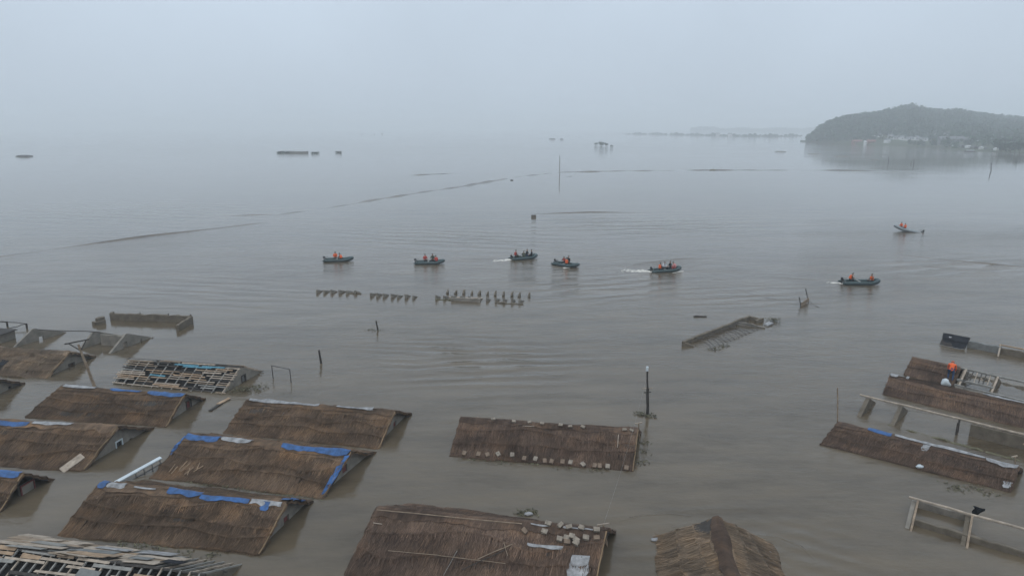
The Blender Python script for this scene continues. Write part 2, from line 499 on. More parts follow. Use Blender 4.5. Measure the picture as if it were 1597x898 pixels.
# ------------------------------------------------------------------ thatched houses
def hash_label(*a): return abs(hash(a)) % 10000
class Roof:
    def __init__(s, R0, R1, E0, E1, seed, n=4, amp=0.05):
        s.R0, s.R1 = map(lambda x: np.asarray(x, float), (R0, R1))
        s.E = {'f': (np.asarray(E0, float), np.asarray(E1, float))}
        mir = lambda R, E: np.array([2 * R[0] - E[0], 2 * R[1] - E[1], E[2]])
        s.E['b'] = (mir(s.R0, s.E['f'][0]), mir(s.R1, s.E['f'][1]))
        s.L = np.linalg.norm(s.R1 - s.R0)
        s.W = np.linalg.norm(s.E['f'][0] - s.R0)
        s.n, s.seed, s.amp = n, seed, amp
        s.wl = Wob(0.9, 7, seed)
        s.we = [Wob(0.9, 6, seed * 31 + i) for i in range(n + 2)]
        s.wd = Wob(3.0, 8, seed + 99)
        s.nrm = {}
        for k in 'fb':
            x = unit(np.cross(s.R1 - s.R0, s.E[k][0] - s.R0))
            s.nrm[k] = x if x[2] > 0 else -x
    def edge(s, i, a, side):
        """downslope position of the lower edge of course i at a metres along"""
        if i == 0: return np.zeros_like(a)
        base = i / s.n if i < s.n else 1.09
        return base + (0.075 if i < s.n else 0.03) * s.we[i](a * 0.9, 0 if side == 'f' else 50) + 0.012 * s.wd(a * 1.6, i * 7)
    def tone(s, side, sx, t):
        """each course is laid in mats of different age, the top one freshest"""
        a = np.asarray(sx, float) * s.L
        t = np.asarray(t, float)
        a, t = np.broadcast_arrays(a, t)
        out = np.ones_like(a)
        for i in range(s.n):
            lo, hi = s.edge(i, a, side), s.edge(i + 1, a, side)
            r = np.random.default_rng(s.seed * 50 + i * 3 + (side == 'b'))
            cuts = np.cumsum(r.uniform(1.0, 3.2, 14))
            val = (r.uniform(0.74, 1.22, 15) + (0.22 if i == 0 else 0.0)) * (0.86 + 0.28 * ((s.seed * 0.618) % 1))
            k = np.searchsorted(cuts, a + 0.12 * s.wd(t * s.W * 2, a * 0.3))
            out = np.where((t >= lo) & (t <= hi), val[k], out)
        return out
    def base(s, side, sx, t):
        sx, t = np.asarray(sx, float)[..., None], np.asarray(t, float)[..., None]
        R = s.R0 + (s.R1 - s.R0) * sx
        E = s.E[side][0] + (s.E[side][1] - s.E[side][0]) * sx
        return R + (E - R) * t
    def lump(s, side, sx, t):
        a, b = np.asarray(sx) * s.L, np.asarray(t) * s.W
        k = 0 if side == 'f' else 40
        return s.amp * s.wl(a + k, b * 1.4) + 0.02 * s.wd(a + k, b)
    def surf(s, side, sx, t, extra=0.0):
        sx, t = np.asarray(sx, float), np.asarray(t, float)
        a = sx * s.L
        fr = np.zeros_like(t)
        for i in range(s.n):
            lo, hi = s.edge(i, a, side), s.edge(i + 1, a, side)
            q = (t - lo) / (hi - lo)
            fr = np.where((q >= 0) & (q <= 1), q, fr)
        off = 0.05 + 0.105 * fr ** 1.5 + s.lump(side, sx, t) + extra
        return s.base(side, sx, t) + s.nrm[side] * off[..., None]

def build_roof(h, rf, mat, straw, s_range=(0, 1), dens=150, ridge=True, sides='fb', straw_len=0.45):
    """roof deck (the roof part) carrying thatch courses, ridge roll and loose straw"""
    s0, s1 = s_range
    top = [rf.base('f', s0, 0), rf.base('f', s1, 0)]
    V = []
    for sx in (s0, s1):
        for side, t in (('f', 1.1), ('f', 0), ('b', 1.1)):
            p = rf.base(side, sx, t)
            V.append(p + (0, 0, 0.0))
        for side, t in (('b', 1.1), ('f', 0), ('f', 1.1)):
            V.append(rf.base(side, sx, t) - np.array([0, 0, 0.10]))
    F = [(0, 1, 7, 6), (1, 2, 8, 7), (2, 3, 9, 8), (3, 4, 10, 9), (4, 5, 11, 10), (5, 0, 6, 11), (5, 4, 1, 0), (4, 3, 2, 1), (6, 7, 10, 11), (7, 8, 9, 10)]
    deck = obj('roof', V, F, M['wood_dark'], h)
    ns = max(12, int((s1 - s0) * rf.L / 0.14))
    for side in sides:
        for i in range(rf.n):
            ss = np.linspace(s0, s1, ns)
            a = ss * rf.L
            lo, hi = rf.edge(i, a, side), rf.edge(i + 1, a, side)
            rows, uvs, tn = [], [], []
            for q in np.linspace(0.001, 0.999, 6):
                t = lo + (hi - lo) * q
                r = np.random.default_rng(rf.seed * 100 + i)
                wob = np.zeros((ns, 3))
                sj = ss + 0
                if s_range == (0, 1):
                    sj = ss.copy()
                    sj[0] -= (0.05 + 0.03 * math.sin(i * 9 + q * 7)) / rf.L
                    sj[-1] += (0.05 + 0.03 * math.sin(i * 5 + q * 8)) / rf.L
                rows.append(rf.surf(side, sj, t))
                tn.append(rf.tone(side, ss, t))
                uvs.append(np.stack([a + rf.seed * 3.7, t * rf.W + rf.seed + (side == 'b') * 20], -1))
            rows.append(rf.base(side, sj, hi) + rf.nrm[side] * 0.01)     # thick butt end of the course
            uvs.append(uvs[-1] + (0, 0.1))
            tn.append(tn[-1] * 0.8)
            V = np.concatenate(rows)
            F = []
            for r in range(6):
                for k in range(ns - 1):
                    q = (r * ns + k, r * ns + k + 1, (r + 1) * ns + k + 1, (r + 1) * ns + k)
                    F.append(q if side == 'b' else q[::-1])
            # closed ends
            nv = len(V)
            ends = []
            for k in (0, ns - 1):
                for r in range(7):
                    ends.append(V[r * ns + k] - rf.nrm[side] * 0.13)
            V = np.concatenate([V, np.array(ends)])
            for j, k in enumerate((0, ns - 1)):
                for r in range(6):
                    F.append((r * ns + k, (r + 1) * ns + k, nv + j * 7 + r + 1, nv + j * 7 + r))
            uv = np.concatenate(uvs + [np.concatenate([[u[0] for u in uvs], [u[-1] for u in uvs]])])
            tt_ = np.concatenate(tn + [np.array([x[0] for x in tn] + [x[-1] for x in tn])])
            obj('thatch_course', V, F, mat, deck, smooth=True, uv=uv, tone=tt_)
    if ridge:
        ss = np.linspace(s0, s1, ns)
        rows, uvs = [], []
        for j, (side, t) in enumerate((('f', 0.15), ('f', 0.07), ('f', 0.0), ('b', 0.07), ('b', 0.15))):
            tt = t + (0.03 * rf.wd(ss * rf.L, 77 + j) if t else 0)
            p = rf.surf(side, ss, np.abs(np.zeros_like(ss) + tt), 0.06 + 0.02 * rf.we[0](ss * rf.L * 2, j))
            rows.append(p)
            uvs.append(np.stack([ss * rf.L + 30 + rf.seed, np.zeros_like(ss) + j * 0.3], -1))
        V = np.concatenate(rows)
        F = [(r * ns + k, (r + 1) * ns + k, (r + 1) * ns + k + 1, r * ns + k + 1) for r in range(4) for k in range(ns - 1)]
        obj('ridge_roll', V, F, mat, deck, smooth=True, uv=np.concatenate(uvs), tone=np.tile(0.95 + 0.25 * rf.we[0](ss * rf.L * .8, 3), 5))
    # loose straws lying down the slope
    for side in sides:
        n = int((s1 - s0) * rf.L * rf.W * dens * (1 if side == 'f' else 0.5))
        r = np.random.default_rng(rf.seed + (5 if side == 'f' else 6))
        ss, t = r.uniform(s0, s1, n), r.uniform(0, 1.02, n)
        ln = r.uniform(0.4, 1.2, n) * straw_len / rf.W
        ds = r.normal(0, 0.05, n) / rf.L
        ds = np.where(r.random(n) < 0.06, r.normal(0, 0.35, n) / rf.L, ds)
        w = r.uniform(0.006, 0.013, n) / rf.L
        lift = r.exponential(0.012, n)
        a = rf.surf(side, ss - w, t, 0.012)
        b = rf.surf(side, ss + w, t, 0.012)
        t2 = np.minimum(t + ln, 1.12)
        c = rf.surf(side, ss + ds + w, t2, 0.016) + rf.nrm[side] * lift[:, None]
        d = rf.surf(side, ss + ds - w, t2, 0.016) + rf.nrm[side] * lift[:, None]
        V = np.stack([a, b, c, d], 1).reshape(-1, 3)
        F = np.arange(n * 4).reshape(-1, 4)
        uv = np.repeat(np.stack([ss * rf.L + rf.seed * 3.7, t * rf.W + rf.seed + (side == 'b') * 20], -1), 4, 0)
        uv[:, 0] += np.repeat(r.uniform(0, .3, n), 4)
        tn = np.repeat(rf.tone(side, ss, t) * r.uniform(0.58, 1.5, n), 4)
        tag(obj('loose_straw', V, F, mat, deck, uv=uv, tone=tn), kind='stuff')
    return deck

def patch(deck, rf, side, s0, s1, t0, t1, mat, seed=0, name='tarpaulin', lift=0.05, rag=0.06):
    """a sheet lying on the thatch with a slightly ragged edge"""
    ns, ntt = max(6, int((s1 - s0) * rf.L / 0.1)), max(5, int((t1 - t0) * rf.W / 0.07))
    w, w2 = Wob(2.0, 6, seed), Wob(6, 6, seed + 1)
    A, B = np.meshgrid(np.linspace(0, 1, ns), np.linspace(0, 1, ntt))
    al = A * (s1 - s0) * rf.L
    sx = s0 + (s1 - s0) * A + 0.05 / rf.L * w(B * (t1 - t0) * rf.W * 2.5, 3) * (A - 0.5) * 2
    span = (t1 - t0)
    lo = t0 + (rag * span * 0.5 * w(al * 0.9, 18) if t0 > 0.03 else 0)
    hi = t1 + (rag + 0.06) * span * 1.2 * (w(al * 0.8, 8) * 0.5 + 0.5 * w2(al * 0.9, 2)) - span * 0.3 * np.abs(2 * A - 1) ** 9
    t = lo + (np.maximum(hi, lo + span * 0.15) - lo) * B
    ex = lift + 0.07 * np.clip(1 - np.abs(t) / 0.22, 0, 1) + 0.014 * w2(al * 0.8, B * span * rf.W) + 0.012
    other = 'b' if side == 'f' else 'f'
    Pf = rf.surf(side, sx, np.clip(t, 0, 1.1), ex)
    Pb = rf.surf(other, sx, np.clip(-t, 0, 1.1), ex)
    V = np.where((t >= 0)[..., None], Pf, Pb).reshape(-1, 3)
    F = [(j * ns + i, j * ns + i + 1, (j + 1) * ns + i + 1, (j + 1) * ns + i) for j in range(ntt - 1) for i in range(ns - 1)]
    n = len(V)
    F2 = [tuple(i + n for i in q[::-1]) for q in F]
    uv = np.stack([al.ravel() + seed, (t * rf.W).ravel() + seed], -1)
    return obj(name, np.concatenate([V, V - rf.nrm[side] * 0.012]), F + F2, mat, deck, smooth=True, uv=np.concatenate([uv, uv]), tone=np.full(2 * n, 0.8))

def gable(h, rf, sx, mat, wins=(), thick=0.22, drop=0.13, depth=-0.8, inward=-1):
    """triangular end wall with real openings. wins: (u, v, width, height, frame material, leaf material)"""
    R, E, B = rf.base('f', sx, 0), rf.base('f', sx, 1), rf.base('b', sx, 1)
    ux = unit((B - E) * (1, 1, 0))
    ny = np.array([-ux[1], ux[0], 0.0])
    ax = unit((rf.R1 - rf.R0) * (1, 1, 0))
    if np.dot(ny, ax) * inward < 0: ny = -ny
    half = np.linalg.norm((R - E)[:2])
    O = np.array([R[0], R[1], 0])
    zr = R[2] - drop
    kk = zr / half
    out = [(-half * 0.985, depth), (half * 0.985, depth), (half * 0.985, 0.015 * kk), (0, zr), (-half * 0.985, 0.015 * kk)]
    holes, info = [], []
    for (u, v, w, hh, fm, lm) in wins:
        p = on_plane(u, v, O, ny)
        x = float(np.dot(p - O, ux))
        z = p[2]
        zt = min(z + hh / 2, zr - kk * (abs(x) + w / 2) - 0.06)
        zb = max(z - hh / 2, -0.5)
        if zt - zb < 0.08: continue
        holes.append([(x - w / 2, zb), (x + w / 2, zb), (x + w / 2, zt), (x - w / 2, zt)])
        info.append((x, zb, zt, w, fm, lm))
    V, F = plate_vf(out, holes, thick)
    tow = lambda v: O + ux * v[0] + ny * v[1] + np.array([0, 0, v[2]])
    wall = obj('gable_wall', [tow(v) for v in V], F, mat, h)
    for x, zb, zt, w, fm, lm in info:
        if fm:
            fr = [beam_vf(tow((x - w / 2, -0.01, zb)), tow((x - w / 2, -0.01, zt)), 0.07, 0.07, ux),
                  beam_vf(tow((x + w / 2, -0.01, zb)), tow((x + w / 2, -0.01, zt)), 0.07, 0.07, ux),
                  beam_vf(tow((x - w / 2 - 0.035, -0.013, zt + 0.03)), tow((x + w / 2 + 0.035, -0.013, zt + 0.03)), 0.07, 0.08)]
            V, F = join(fr)
            obj('window_frame', V, F, fm, wall)
        if lm:
            c0, c1 = tow((x, thick * 0.55, zb)), tow((x, thick * 0.55, zt))
            V, F = beam_vf(c0, c1, w * 0.98, 0.03, ny)
            obj('window_leaf', V, F, lm, wall)
    return wall

def rake(h, rf, sx, mat, name='rake_pole'):
    pts = [rf.surf('f', np.array([sx]), np.array([t]), 0.02)[0] for t in np.linspace(1.05, 0, 8)]
    V, F = tube_vf(pts, 0.035, 6)
    obj(name, V, F, mat, h)

HOUSES = []
def house(label, rl, rr, el, er, zr=1.3, seed=1, mat='warm', ext=0, tarps=(), wins=(), amp=0.05, dens=200, wall='mud', n=4, group='thatched houses flooded to the eaves', rk=True, name='thatched_house', sl=0.45):
    R0, R1, E0, E1 = P(*rl, zr), P(*rr, zr), P(*el), P(*er)
    if ext:                                                 # the house runs on out of the picture: give it its full length
        d = unit(R1 - R0)
        R0 = R1 - d * ext
        E0 = E1 - unit(R1 - R0) * ext
    c = (R0 + R1) / 2
    h = empty(name, (c[0], c[1], 0), label, 'house', group)
    rf = Roof(R0, R1, E0, E1, seed, n, amp)
    deck = build_roof(h, rf, M['thatch_' + mat], M['straw_' + mat], dens=dens, straw_len=sl)
    for i, (side, s0, s1, t0, t1, mt, rag) in enumerate(tarps):
        if t0 <= 0.03 and t1 < 0.3: t1 *= 0.78 if 'blue' in mt else 0.6
        patch(deck, rf, side, s0, s1, t0, t1, M[mt], seed * 10 + i, rag=rag, name='tarpaulin' if 'blue' in mt or 'black' in mt else 'plastic_sheet')
    gable(h, rf, 1 - 0.28 / rf.L, M[wall], wins)
    gable(h, rf, 0.28 / rf.L, M[wall], (), inward=1)
    if rk: rake(h, rf, 1 + 0.02 / rf.L, M['straw_tan'])
    HOUSES.append((h, rf))
    return h, rf, deck

RD, GL, WH = M['red_door'], M['glass'], M['white']
house('long thatched roof with blue and white sheets on ridge, beside the stripped plank roof', (156.6, 755), (446, 785), (99, 829.6), (407, 862), seed=2,
      tarps=[('f', 0.005, 0.05, -0.06, 0.13, 'blue_tarp', 0.1), ('f', 0.055, 0.15, -0.02, 0.15, 'white_tarp', 0.05), ('f', 0.2, 0.32, 0.0, 0.06, 'white_tarp', 0.1), ('f', 0.39, 0.56, -0.02, 0.12, 'blue_tarp', 0.2),
             ('f', 0.57, 0.82, 0.02, 0.17, 'blue_tarp', 0.15), ('f', 0.83, 0.985, 0.0, 0.16, 'white_tarp', 0.3), ('f', 0.89, 0.93, 0.05, 0.2, 'blue_tarp', 0.2), ('b', 0.97, 1.005, 0.0, 0.7, 'blue_tarp', 0.1)],
      wins=[(447, 812, 0.5, 0.6, None, RD)])
house('thatched roof with two long blue tarpaulins and a blue gable edge', (290.6, 679.6), (547, 705.6), (240, 742), (508, 772), seed=3,
      tarps=[('f', 0.005, 0.22, -0.02, 0.16, 'blue_tarp', 0.12), ('f', 0.23, 0.42, -0.01, 0.10, 'white_tarp', 0.12), ('f', 0.60, 0.995, -0.02, 0.15, 'blue_tarp', 0.08),
             ('f', 0.985, 1.005, 0.1, 1.0, 'blue_tarp', 0.1), ('f', 0.0, 0.012, 0.05, 0.5, 'blue_tarp', 0.1)],
      wins=[(538, 731, 0.55, 0.5, None, RD)])
house('thatched roof with whitish ridge and no blue sheet, beside open water', (384.7, 624.6), (616, 643), (351, 674), (592, 697), seed=4,
      tarps=[('f', 0.02, 0.5, -0.03, 0.05, 'white_tarp', 0.06), ('f', 0.62, 0.86, -0.03, 0.08, 'white_tarp', 0.1), ('f', 0.30, 0.315, 0.32, 0.40, 'white_tarp', 0.1)],
      wins=[(616, 662, 0.5, 0.5, None, RD)])
house('thatched roof with thin blue ridge strip behind leaning utility pole', (95, 603), (288, 616.6), (45, 649), (260.6, 664), seed=5,
      tarps=[('f', 0.02, 0.30, -0.03, 0.05, 'white_tarp', 0.06), ('f', 0.42, 0.66, -0.03, 0.07, 'blue_tarp', 0.1), ('f', 0.72, 1.0, -0.03, 0.14, 'blue_tarp', 0.1)],
      wins=[(294, 629, 0.6, 0.75, M['wood_dark'], RD), (311, 629.5, 0.22, 0.3, None, None)])
h6, rf6, d6 = house('thatched house with white framed gable window and a pale board on its roof', (0, 658), (184, 667), (0, 717), (135, 731), seed=6, ext=11, zr=1.4,
      tarps=[('f', 0.20, 0.45, 0.0, 0.16, 'blue_tarp', 0.1), ('f', 0.47, 0.72, -0.01, 0.07, 'white_tarp', 0.1)],
      wins=[(186, 694, 0.55, 0.6, WH, GL), (205, 686, 0.28, 0.3, None, None)])
house('thatched house with dark red door frame in its mud gable', (-60, 735), (37, 739), (-100, 792), (0, 798), seed=7, ext=11, zr=1.3,
      tarps=[('f', 0.80, 0.99, -0.02, 0.16, 'blue_tarp', 0.12)],
      wins=[(44, 765, 0.85, 0.9, RD, M['mud_brown']), (74, 756, 0.35, 0.35, None, GL)])
house('patchy thatched roof with golden and dark strips beside roofless mud walls', (0, 543), (109, 550), (0, 585), (75, 589), seed=9, ext=11, mat='tan', amp=0.08,
      tarps=[('f', 0.50, 0.57, 0.5, 0.98, 'black_tarp', 0.1)], wins=[(112, 571, 0.6, 0.5, M['wood_dark'], M['brown'])])
house('low house end with bare mud gable and small square window', (-70, 587), (-6, 592), (-110, 633), (-42, 636), seed=10, ext=10, zr=1.3, wins=[(16, 605, 0.35, 0.35, None, GL)])
h15, rf15, d15 = house('single thatched roof standing alone with bricks along its eave', (719.5, 651), (994.5, 670.5), (702.5, 709), (986.6, 732.5), seed=15, mat='dark', zr=1.4, n=3, dens=230)
R0, R1, E0 = P(588, 793, 1.3), P(945, 829, 1.3), P(536, 893, 0)
h16, rf16, d16 = house('large thatched roof with bricks, white sheet and fallen sticks on it', (588, 793), (945, 829), (541, 891), (925, 926), seed=16, mat='dark', zr=1.55, n=3, dens=230,
      tarps=[('f', 0.69, 0.76, 0.02, 0.07, 'white_tarp', 0.3), ('f', 0.70, 0.84, 0.34, 0.39, 'white_tarp', 0.4), ('f', 0.885, 0.96, 0.44, 0.9, 'white_tarp', 0.05), ('f', 0.82, 0.95, 0.0, 0.05, 'white_tarp', 0.3)])
# ridge running away from the viewer
a0 = P(1115, 806, 1.3)
lc, rc = P(1029, 838), P(1194.5, 850)
dirn = unit(np.array([(rc - lc)[1], -(rc - lc)[0], 0]))
h = empty('thatched_house', (a0[0], a0[1] - 5, 0), 'tan reed roof with dark ridge strip, its gable end turned to the open water', 'house', 'thatched houses flooded to the eaves')
a1 = a0 + dirn * 11
rf17 = Roof(a1, a0, lc + dirn * 11, lc, 17, 3, 0.07)
d17 = build_roof(h, rf17, M['thatch_tan'], M['straw_tan'], dens=260, straw_len=0.8)
V = patch(d17, rf17, 'f', 0.02, 0.995, -0.11, 0.12, M['thatch_dark'], 171, 'ridge_mat', 0.09, 0.05)
gable(h, rf17, 1 - 0.3 / rf17.L, M['mud'])
gable(h, rf17, 0.3 / rf17.L, M['mud'], inward=1)
HOUSES.append((h, rf17))
# right-hand terrace of roofs
house('low thatched roof with white ridge strip and small blue sheet', (1306, 659.5), (1589, 729), (1281.5, 692), (1576, 766), zr=0.9, seed=18, mat='dark', n=3, rk=False, dens=230,
      tarps=[('f', 0.19, 0.33, -0.03, 0.12, 'blue_tarp', 0.1), ('f', 0.34, 0.84, -0.03, 0.05, 'white_tarp', 0.04), ('f', 0.84, 0.995, -0.03, 0.22, 'white_tarp', 0.15), ('f', 0.955, 0.995, 0.7, 0.98, 'white_tarp', 0.15),
             ('f', 0.515, 0.55, 0.05, 0.34, 'white_tarp', 0.2)])
house('thatched roof below the crouching person, with white patches on ridge', (1389, 584.6), (1650, 643), (1378, 613.6), (1650, 679), zr=0.97, seed=19, mat='dark', n=3, rk=False,
      tarps=[('f', 0.0, 0.05, -0.05, 0.15, 'white_tarp', 0.2), ('f', 0.10, 0.13, -0.02, 0.08, 'white_tarp', 0.2), ('f', 0.58, 0.98, -0.05, 0.07, 'white_tarp', 0.12)])

# half-stripped roof with the person on it
R0, R1 = P(1424, 557.5, 1.0), P(1650, 608, 1.0)
E0 = P(1410, 584)
E1 = E0 + (R1 - R0) * (1, 1, 0)
h20 = empty('half_stripped_house', ((R0 + R1) / 2) * (1, 1, 0), 'house with thatch left on one end and bare rafters on the other', 'house')
rf20 = Roof(R0, R1, E0, E1, 20, 3, 0.04)
sth = 0.40
def partial_roof(h, rf, a, b, mat, straw):
    sub = Roof(rf.R0 + (rf.R1 - rf.R0) * a, rf.R0 + (rf.R1 - rf.R0) * b, rf.base('f', a, 1), rf.base('f', b, 1), rf.seed, rf.n, rf.amp)
    return build_roof(h, sub, mat, straw), sub
dk20, sub20 = partial_roof(h20, rf20, 0.0, 0.36, M['thatch_dark'], M['straw_dark'])
V, F = tube_vf(pole_pts(rf20.base('f', 0.34, 0) + (0, 0, .02), rf20.base('f', 1, 0) + (0, 0, .02), 6, 0.02), 0.09, 7)
obj('ridge_pole', V, F, M['wood_grey'], h20)
for k, sx in enumerate((0.39, 0.42, 0.45, 0.48, 0.51, 0.54, 0.57)):
    V, F = tube_vf([rf20.base('f', sx, 0.02), rf20.base('f', sx + 0.004, 0.62)], 0.035, 6)
    obj('rafter', V, F, M['wood_dark'] if k % 3 else M['wood_pale'], h20)
for sx in (0.40, 0.62):
    gable(h20, rf20, sx, M['mud_brown'], thick=0.2, drop=0.05)
    V, F = beam_vf(rf20.base('f', sx, 0.0) + (0, 0, .04), rf20.base('f', sx, 0.98) + (0, 0, .04), 0.13, 0.09)
    obj('rafter', V, F, M['wood_pale'], h20)
for q, z in ((0.66, 0.42), (0.97, 0.14)):
    V, F = beam_vf(rf20.base('f', 0.37, q) * (1, 1, 0) + (0, 0, z), rf20.base('f', 0.62 if q < 0.9 else 1.0, q) * (1, 1, 0) + (0, 0, z), 0.16, 0.16)
    obj('wall_plate', V, F, M['wood_grey'], h20)
V, F = rough_wall_vf(rf20.base('b', 0.40, 0.9), rf20.base('b', 1, 0.9), -0.8, 0.16, 0.1, 0.25, 201)
obj('mud_wall', V, F, M['mud'], h20)
V, F = rough_wall_vf(rf20.base('f', 0.38, 1.0), rf20.base('f', 1, 1.0), -0.8, 0.06, 0.05, 0.25, 202, 0.03)
obj('mud_wall', V, F, M['mud'], h20)
for k in range(9):
    a, b = rng.uniform(0.4, 0.6), rng.uniform(0.25, 0.6)
    p = rf20.base('f', a, b)
    V, F = beam_vf(p, p + np.array([rng.normal(0, .5), rng.normal(0, .5), rng.normal(-0.1, .05)]), 0.12, 0.03, jit=0.01)
    obj('broken_slat', V, F, M[('wood_pale', 'wood_dark', 'wood_grey')[k % 3]], h20)

# black tarpaulin ruin
A0, A1 = P(1472, 521, 0.75), P(1640, 553, 0.75)
h21 = empty('ruined_house', ((A0 + A1) / 2) * (1, 1, 0), 'ruined house wall draped with black tarpaulin at one end', 'house')
rf21 = Roof(A0, A1, P(1467, 538), P(1467, 538) + (A1 - A0) * (1, 1, 0), 21, 2, 0.05)
V, F = rough_wall_vf(rf21.base('f', 0.25, 0.12), rf21.base('f', 0.56, 0.12), -0.8, 0.66, 0.62, 0.4, 211, 0.035)
obj('mud_wall', V, F, M['concrete'], h21)
wl_ = ORG[h21]
dk = obj('roof', *[x for x in beam_vf(rf21.base('f', 0.0, 0.4), rf21.base('f', 0.25, 0.4), 1.6, 0.08, rf21.nrm['f'])], M['wood_dark'], h21)
patch(dk, rf21, 'f', -0.01, 0.26, -0.3, 1.02, M['black_tarp'], 213, lift=0.03, rag=0.12)
patch(dk, rf21, 'f', 0.06, 0.09, 0.22, 0.35, M['white_tarp'], 215, 'plastic_sheet', lift=0.06)
V, F = tube_vf([rf21.base('f', 0.55, -0.02), rf21.base('f', 0.55, 1.0)], 0.07, 6)
obj('rafter', V, F, M['wood_pale'], h21)
V, F = tube_vf(pole_pts(rf21.base('f', 0.54, 0), rf21.base('f', 1, 0), 5, 0.02), 0.07, 7)
obj('ridge_pole', V, F, M['wood_tan'], h21)
V, F = rough_wall_vf(rf21.base('f', 0.56, 0.05), rf21.base('f', 1, 0.05), -0.8, 0.5, 0.5, 0.25, 212, 0.03)
obj('mud_wall', V, F, M['mud_brown'], h21)

# skeleton house with one long ridge pole
A0, A1 = P(1341, 616, 0.95), P(1640, 688, 0.95)
h22 = empty('roofless_house', ((A0 + A1) / 2) * (1, 1, 0), 'roofless house with long bare ridge pole over narrow mud cross walls', 'house')
fe = P(1395, 663)
d = unit((A1 - A0) * (1, 1, 0))
nf = np.array([d[1], -d[0], 0])
hw = 0.95 * 1.95
rf22 = Roof(A0, A1, A0 * (1, 1, 0) + nf * hw, A1 * (1, 1, 0) + nf * hw, 22, 3)
V, F = tube_vf(pole_pts(A0 + (0, 0, .03), A1 + (0, 0, .03), 8, 0.02), 0.075, 8)
obj('ridge_pole', V, F, M['wood_pale'], h22)
for u in (1359, 1415):
    sx = (u - 1341) / (1640 - 1341)
    gable(h22, rf22, sx * 1.03, M['mud_brown'], thick=0.28, drop=0.08)
p = rf22.base('f', 0.56, 0)
for off in (0, 0.35):
    V, F = tube_vf([p * (1, 1, 0) + nf * off * 2 + (0, 0, -0.8), p + nf * off + (0, 0, -off * 0.4)], 0.06, 6)
    obj('post', V, F, M['wood_dark'], h22)
V, F = rough_wall_vf(rf22.base('f', 0.62, 0.03), rf22.base('f', 1, 0.03), -0.8, 0.85, 0.88, 0.2, 221, 0.01)
obj('mud_wall', V, F, M['mud_brown'], h22)
V, F = rough_wall_vf(rf22.base('f', 0.22, 1.0), rf22.base('f', 0.56, 1.1), -0.8, 0.03, 0.035, 0.22, 222, 0.03)
obj('mud_wall', V, F, M['weed'], h22)
V, F = rough_wall_vf(rf22.base('f', 0.56, 1.1), rf22.base('f', 0.95, 1.15), -0.8, 0.04, 0.0, 0.3, 223, 0.035)
obj('mud_wall', V, F, M['weed'], h22)
V, F = beam_vf(rf22.base('f', 0.88, 0.25) * (1, 1, 0) + (0, 0, .5), rf22.base('f', 1, 0.25) * (1, 1, 0) + (0, 0, .52), .12, .07)
obj('fallen_board', V, F, M['wood_tan'], h22)

# open frame in the corner
A0, A1 = P(1421, 777, 0.85), P(1680, 849, 0.85)
h23 = empty('roofless_house', ((A0 + A1) / 2) * (1, 1, 0), 'roofless house with low front wall, ridge pole and dark cloth', 'house')
d = unit((A1 - A0) * (1, 1, 0))
nf = np.array([d[1], -d[0], 0])
hw = 1.75
rf23 = Roof(A0, A1, A0 * (1, 1, 0) + nf * hw, A1 * (1, 1, 0) + nf * hw, 23, 3)
V, F = tube_vf(pole_pts(A0 - d * 0.1 + (0, 0, .05), A1 + (0, 0, .05), 9, 0.015), 0.07, 8)
obj('ridge_pole', V, F, M['wood_pale'], h23)
V, F = rough_wall_vf(rf23.base('f', 0.04, 0.62), rf23.base('f', 1, 0.62), -0.8, 0.33, 0.3, 0.2, 231, 0.02)
obj('mud_wall', V, F, M['mud_brown'], h23)
V, F = rough_wall_vf(rf23.base('b', 0.04, 0.55), rf23.base('b', 0.40, 0.55), -0.8, 0.42, 0.36, 0.2, 232, 0.02)
obj('mud_wall', V, F, M['mud'], h23)
for sx in (0.035, 0.385, 0.93):
    gable(h23, rf23, sx, M['mud_brown'] if sx > 0.1 else M['mud'], thick=0.2, drop=0.09)
    V, F = beam_vf(rf23.base('f', sx + 0.012, -0.02) + (0, 0, .03), rf23.base('f', sx + 0.012, 1.12) + (0, 0, .03), 0.1, 0.08)
    obj('rafter', V, F, M['wood'] if sx < 0.9 else M['wood_pale'], h23)
p = rf23.base('b', 0.405, 0.42)
cl = []
for i in range(5):
    for j in range(5):
        cl.append(p + d * ((i * 0.13 - 0.1) * (1 - 0.16 * j) + 0.07 * math.sin(j * 1.7)) + np.array([0, 0, 0.55 - j * 0.13 + 0.05 * math.sin(i * 2 + j)]) + nf * (0.07 * math.sin(i * 2.1 + j * 1.3)))
FF = [(i * 5 + j, i * 5 + j + 1, i * 5 + j + 6, i * 5 + j + 5) for i in range(4) for j in range(4)]
n = len(cl)
V = cl + [c + nf * 0.02 for c in cl]
o = obj('dark_cloth', V, FF + [tuple(k + n for k in q[::-1]) for q in FF], M['black_tarp'], smooth=True)
tag(o, 'dark blue-black cloth hanging over a cross wall of the roofless house', 'cloth')

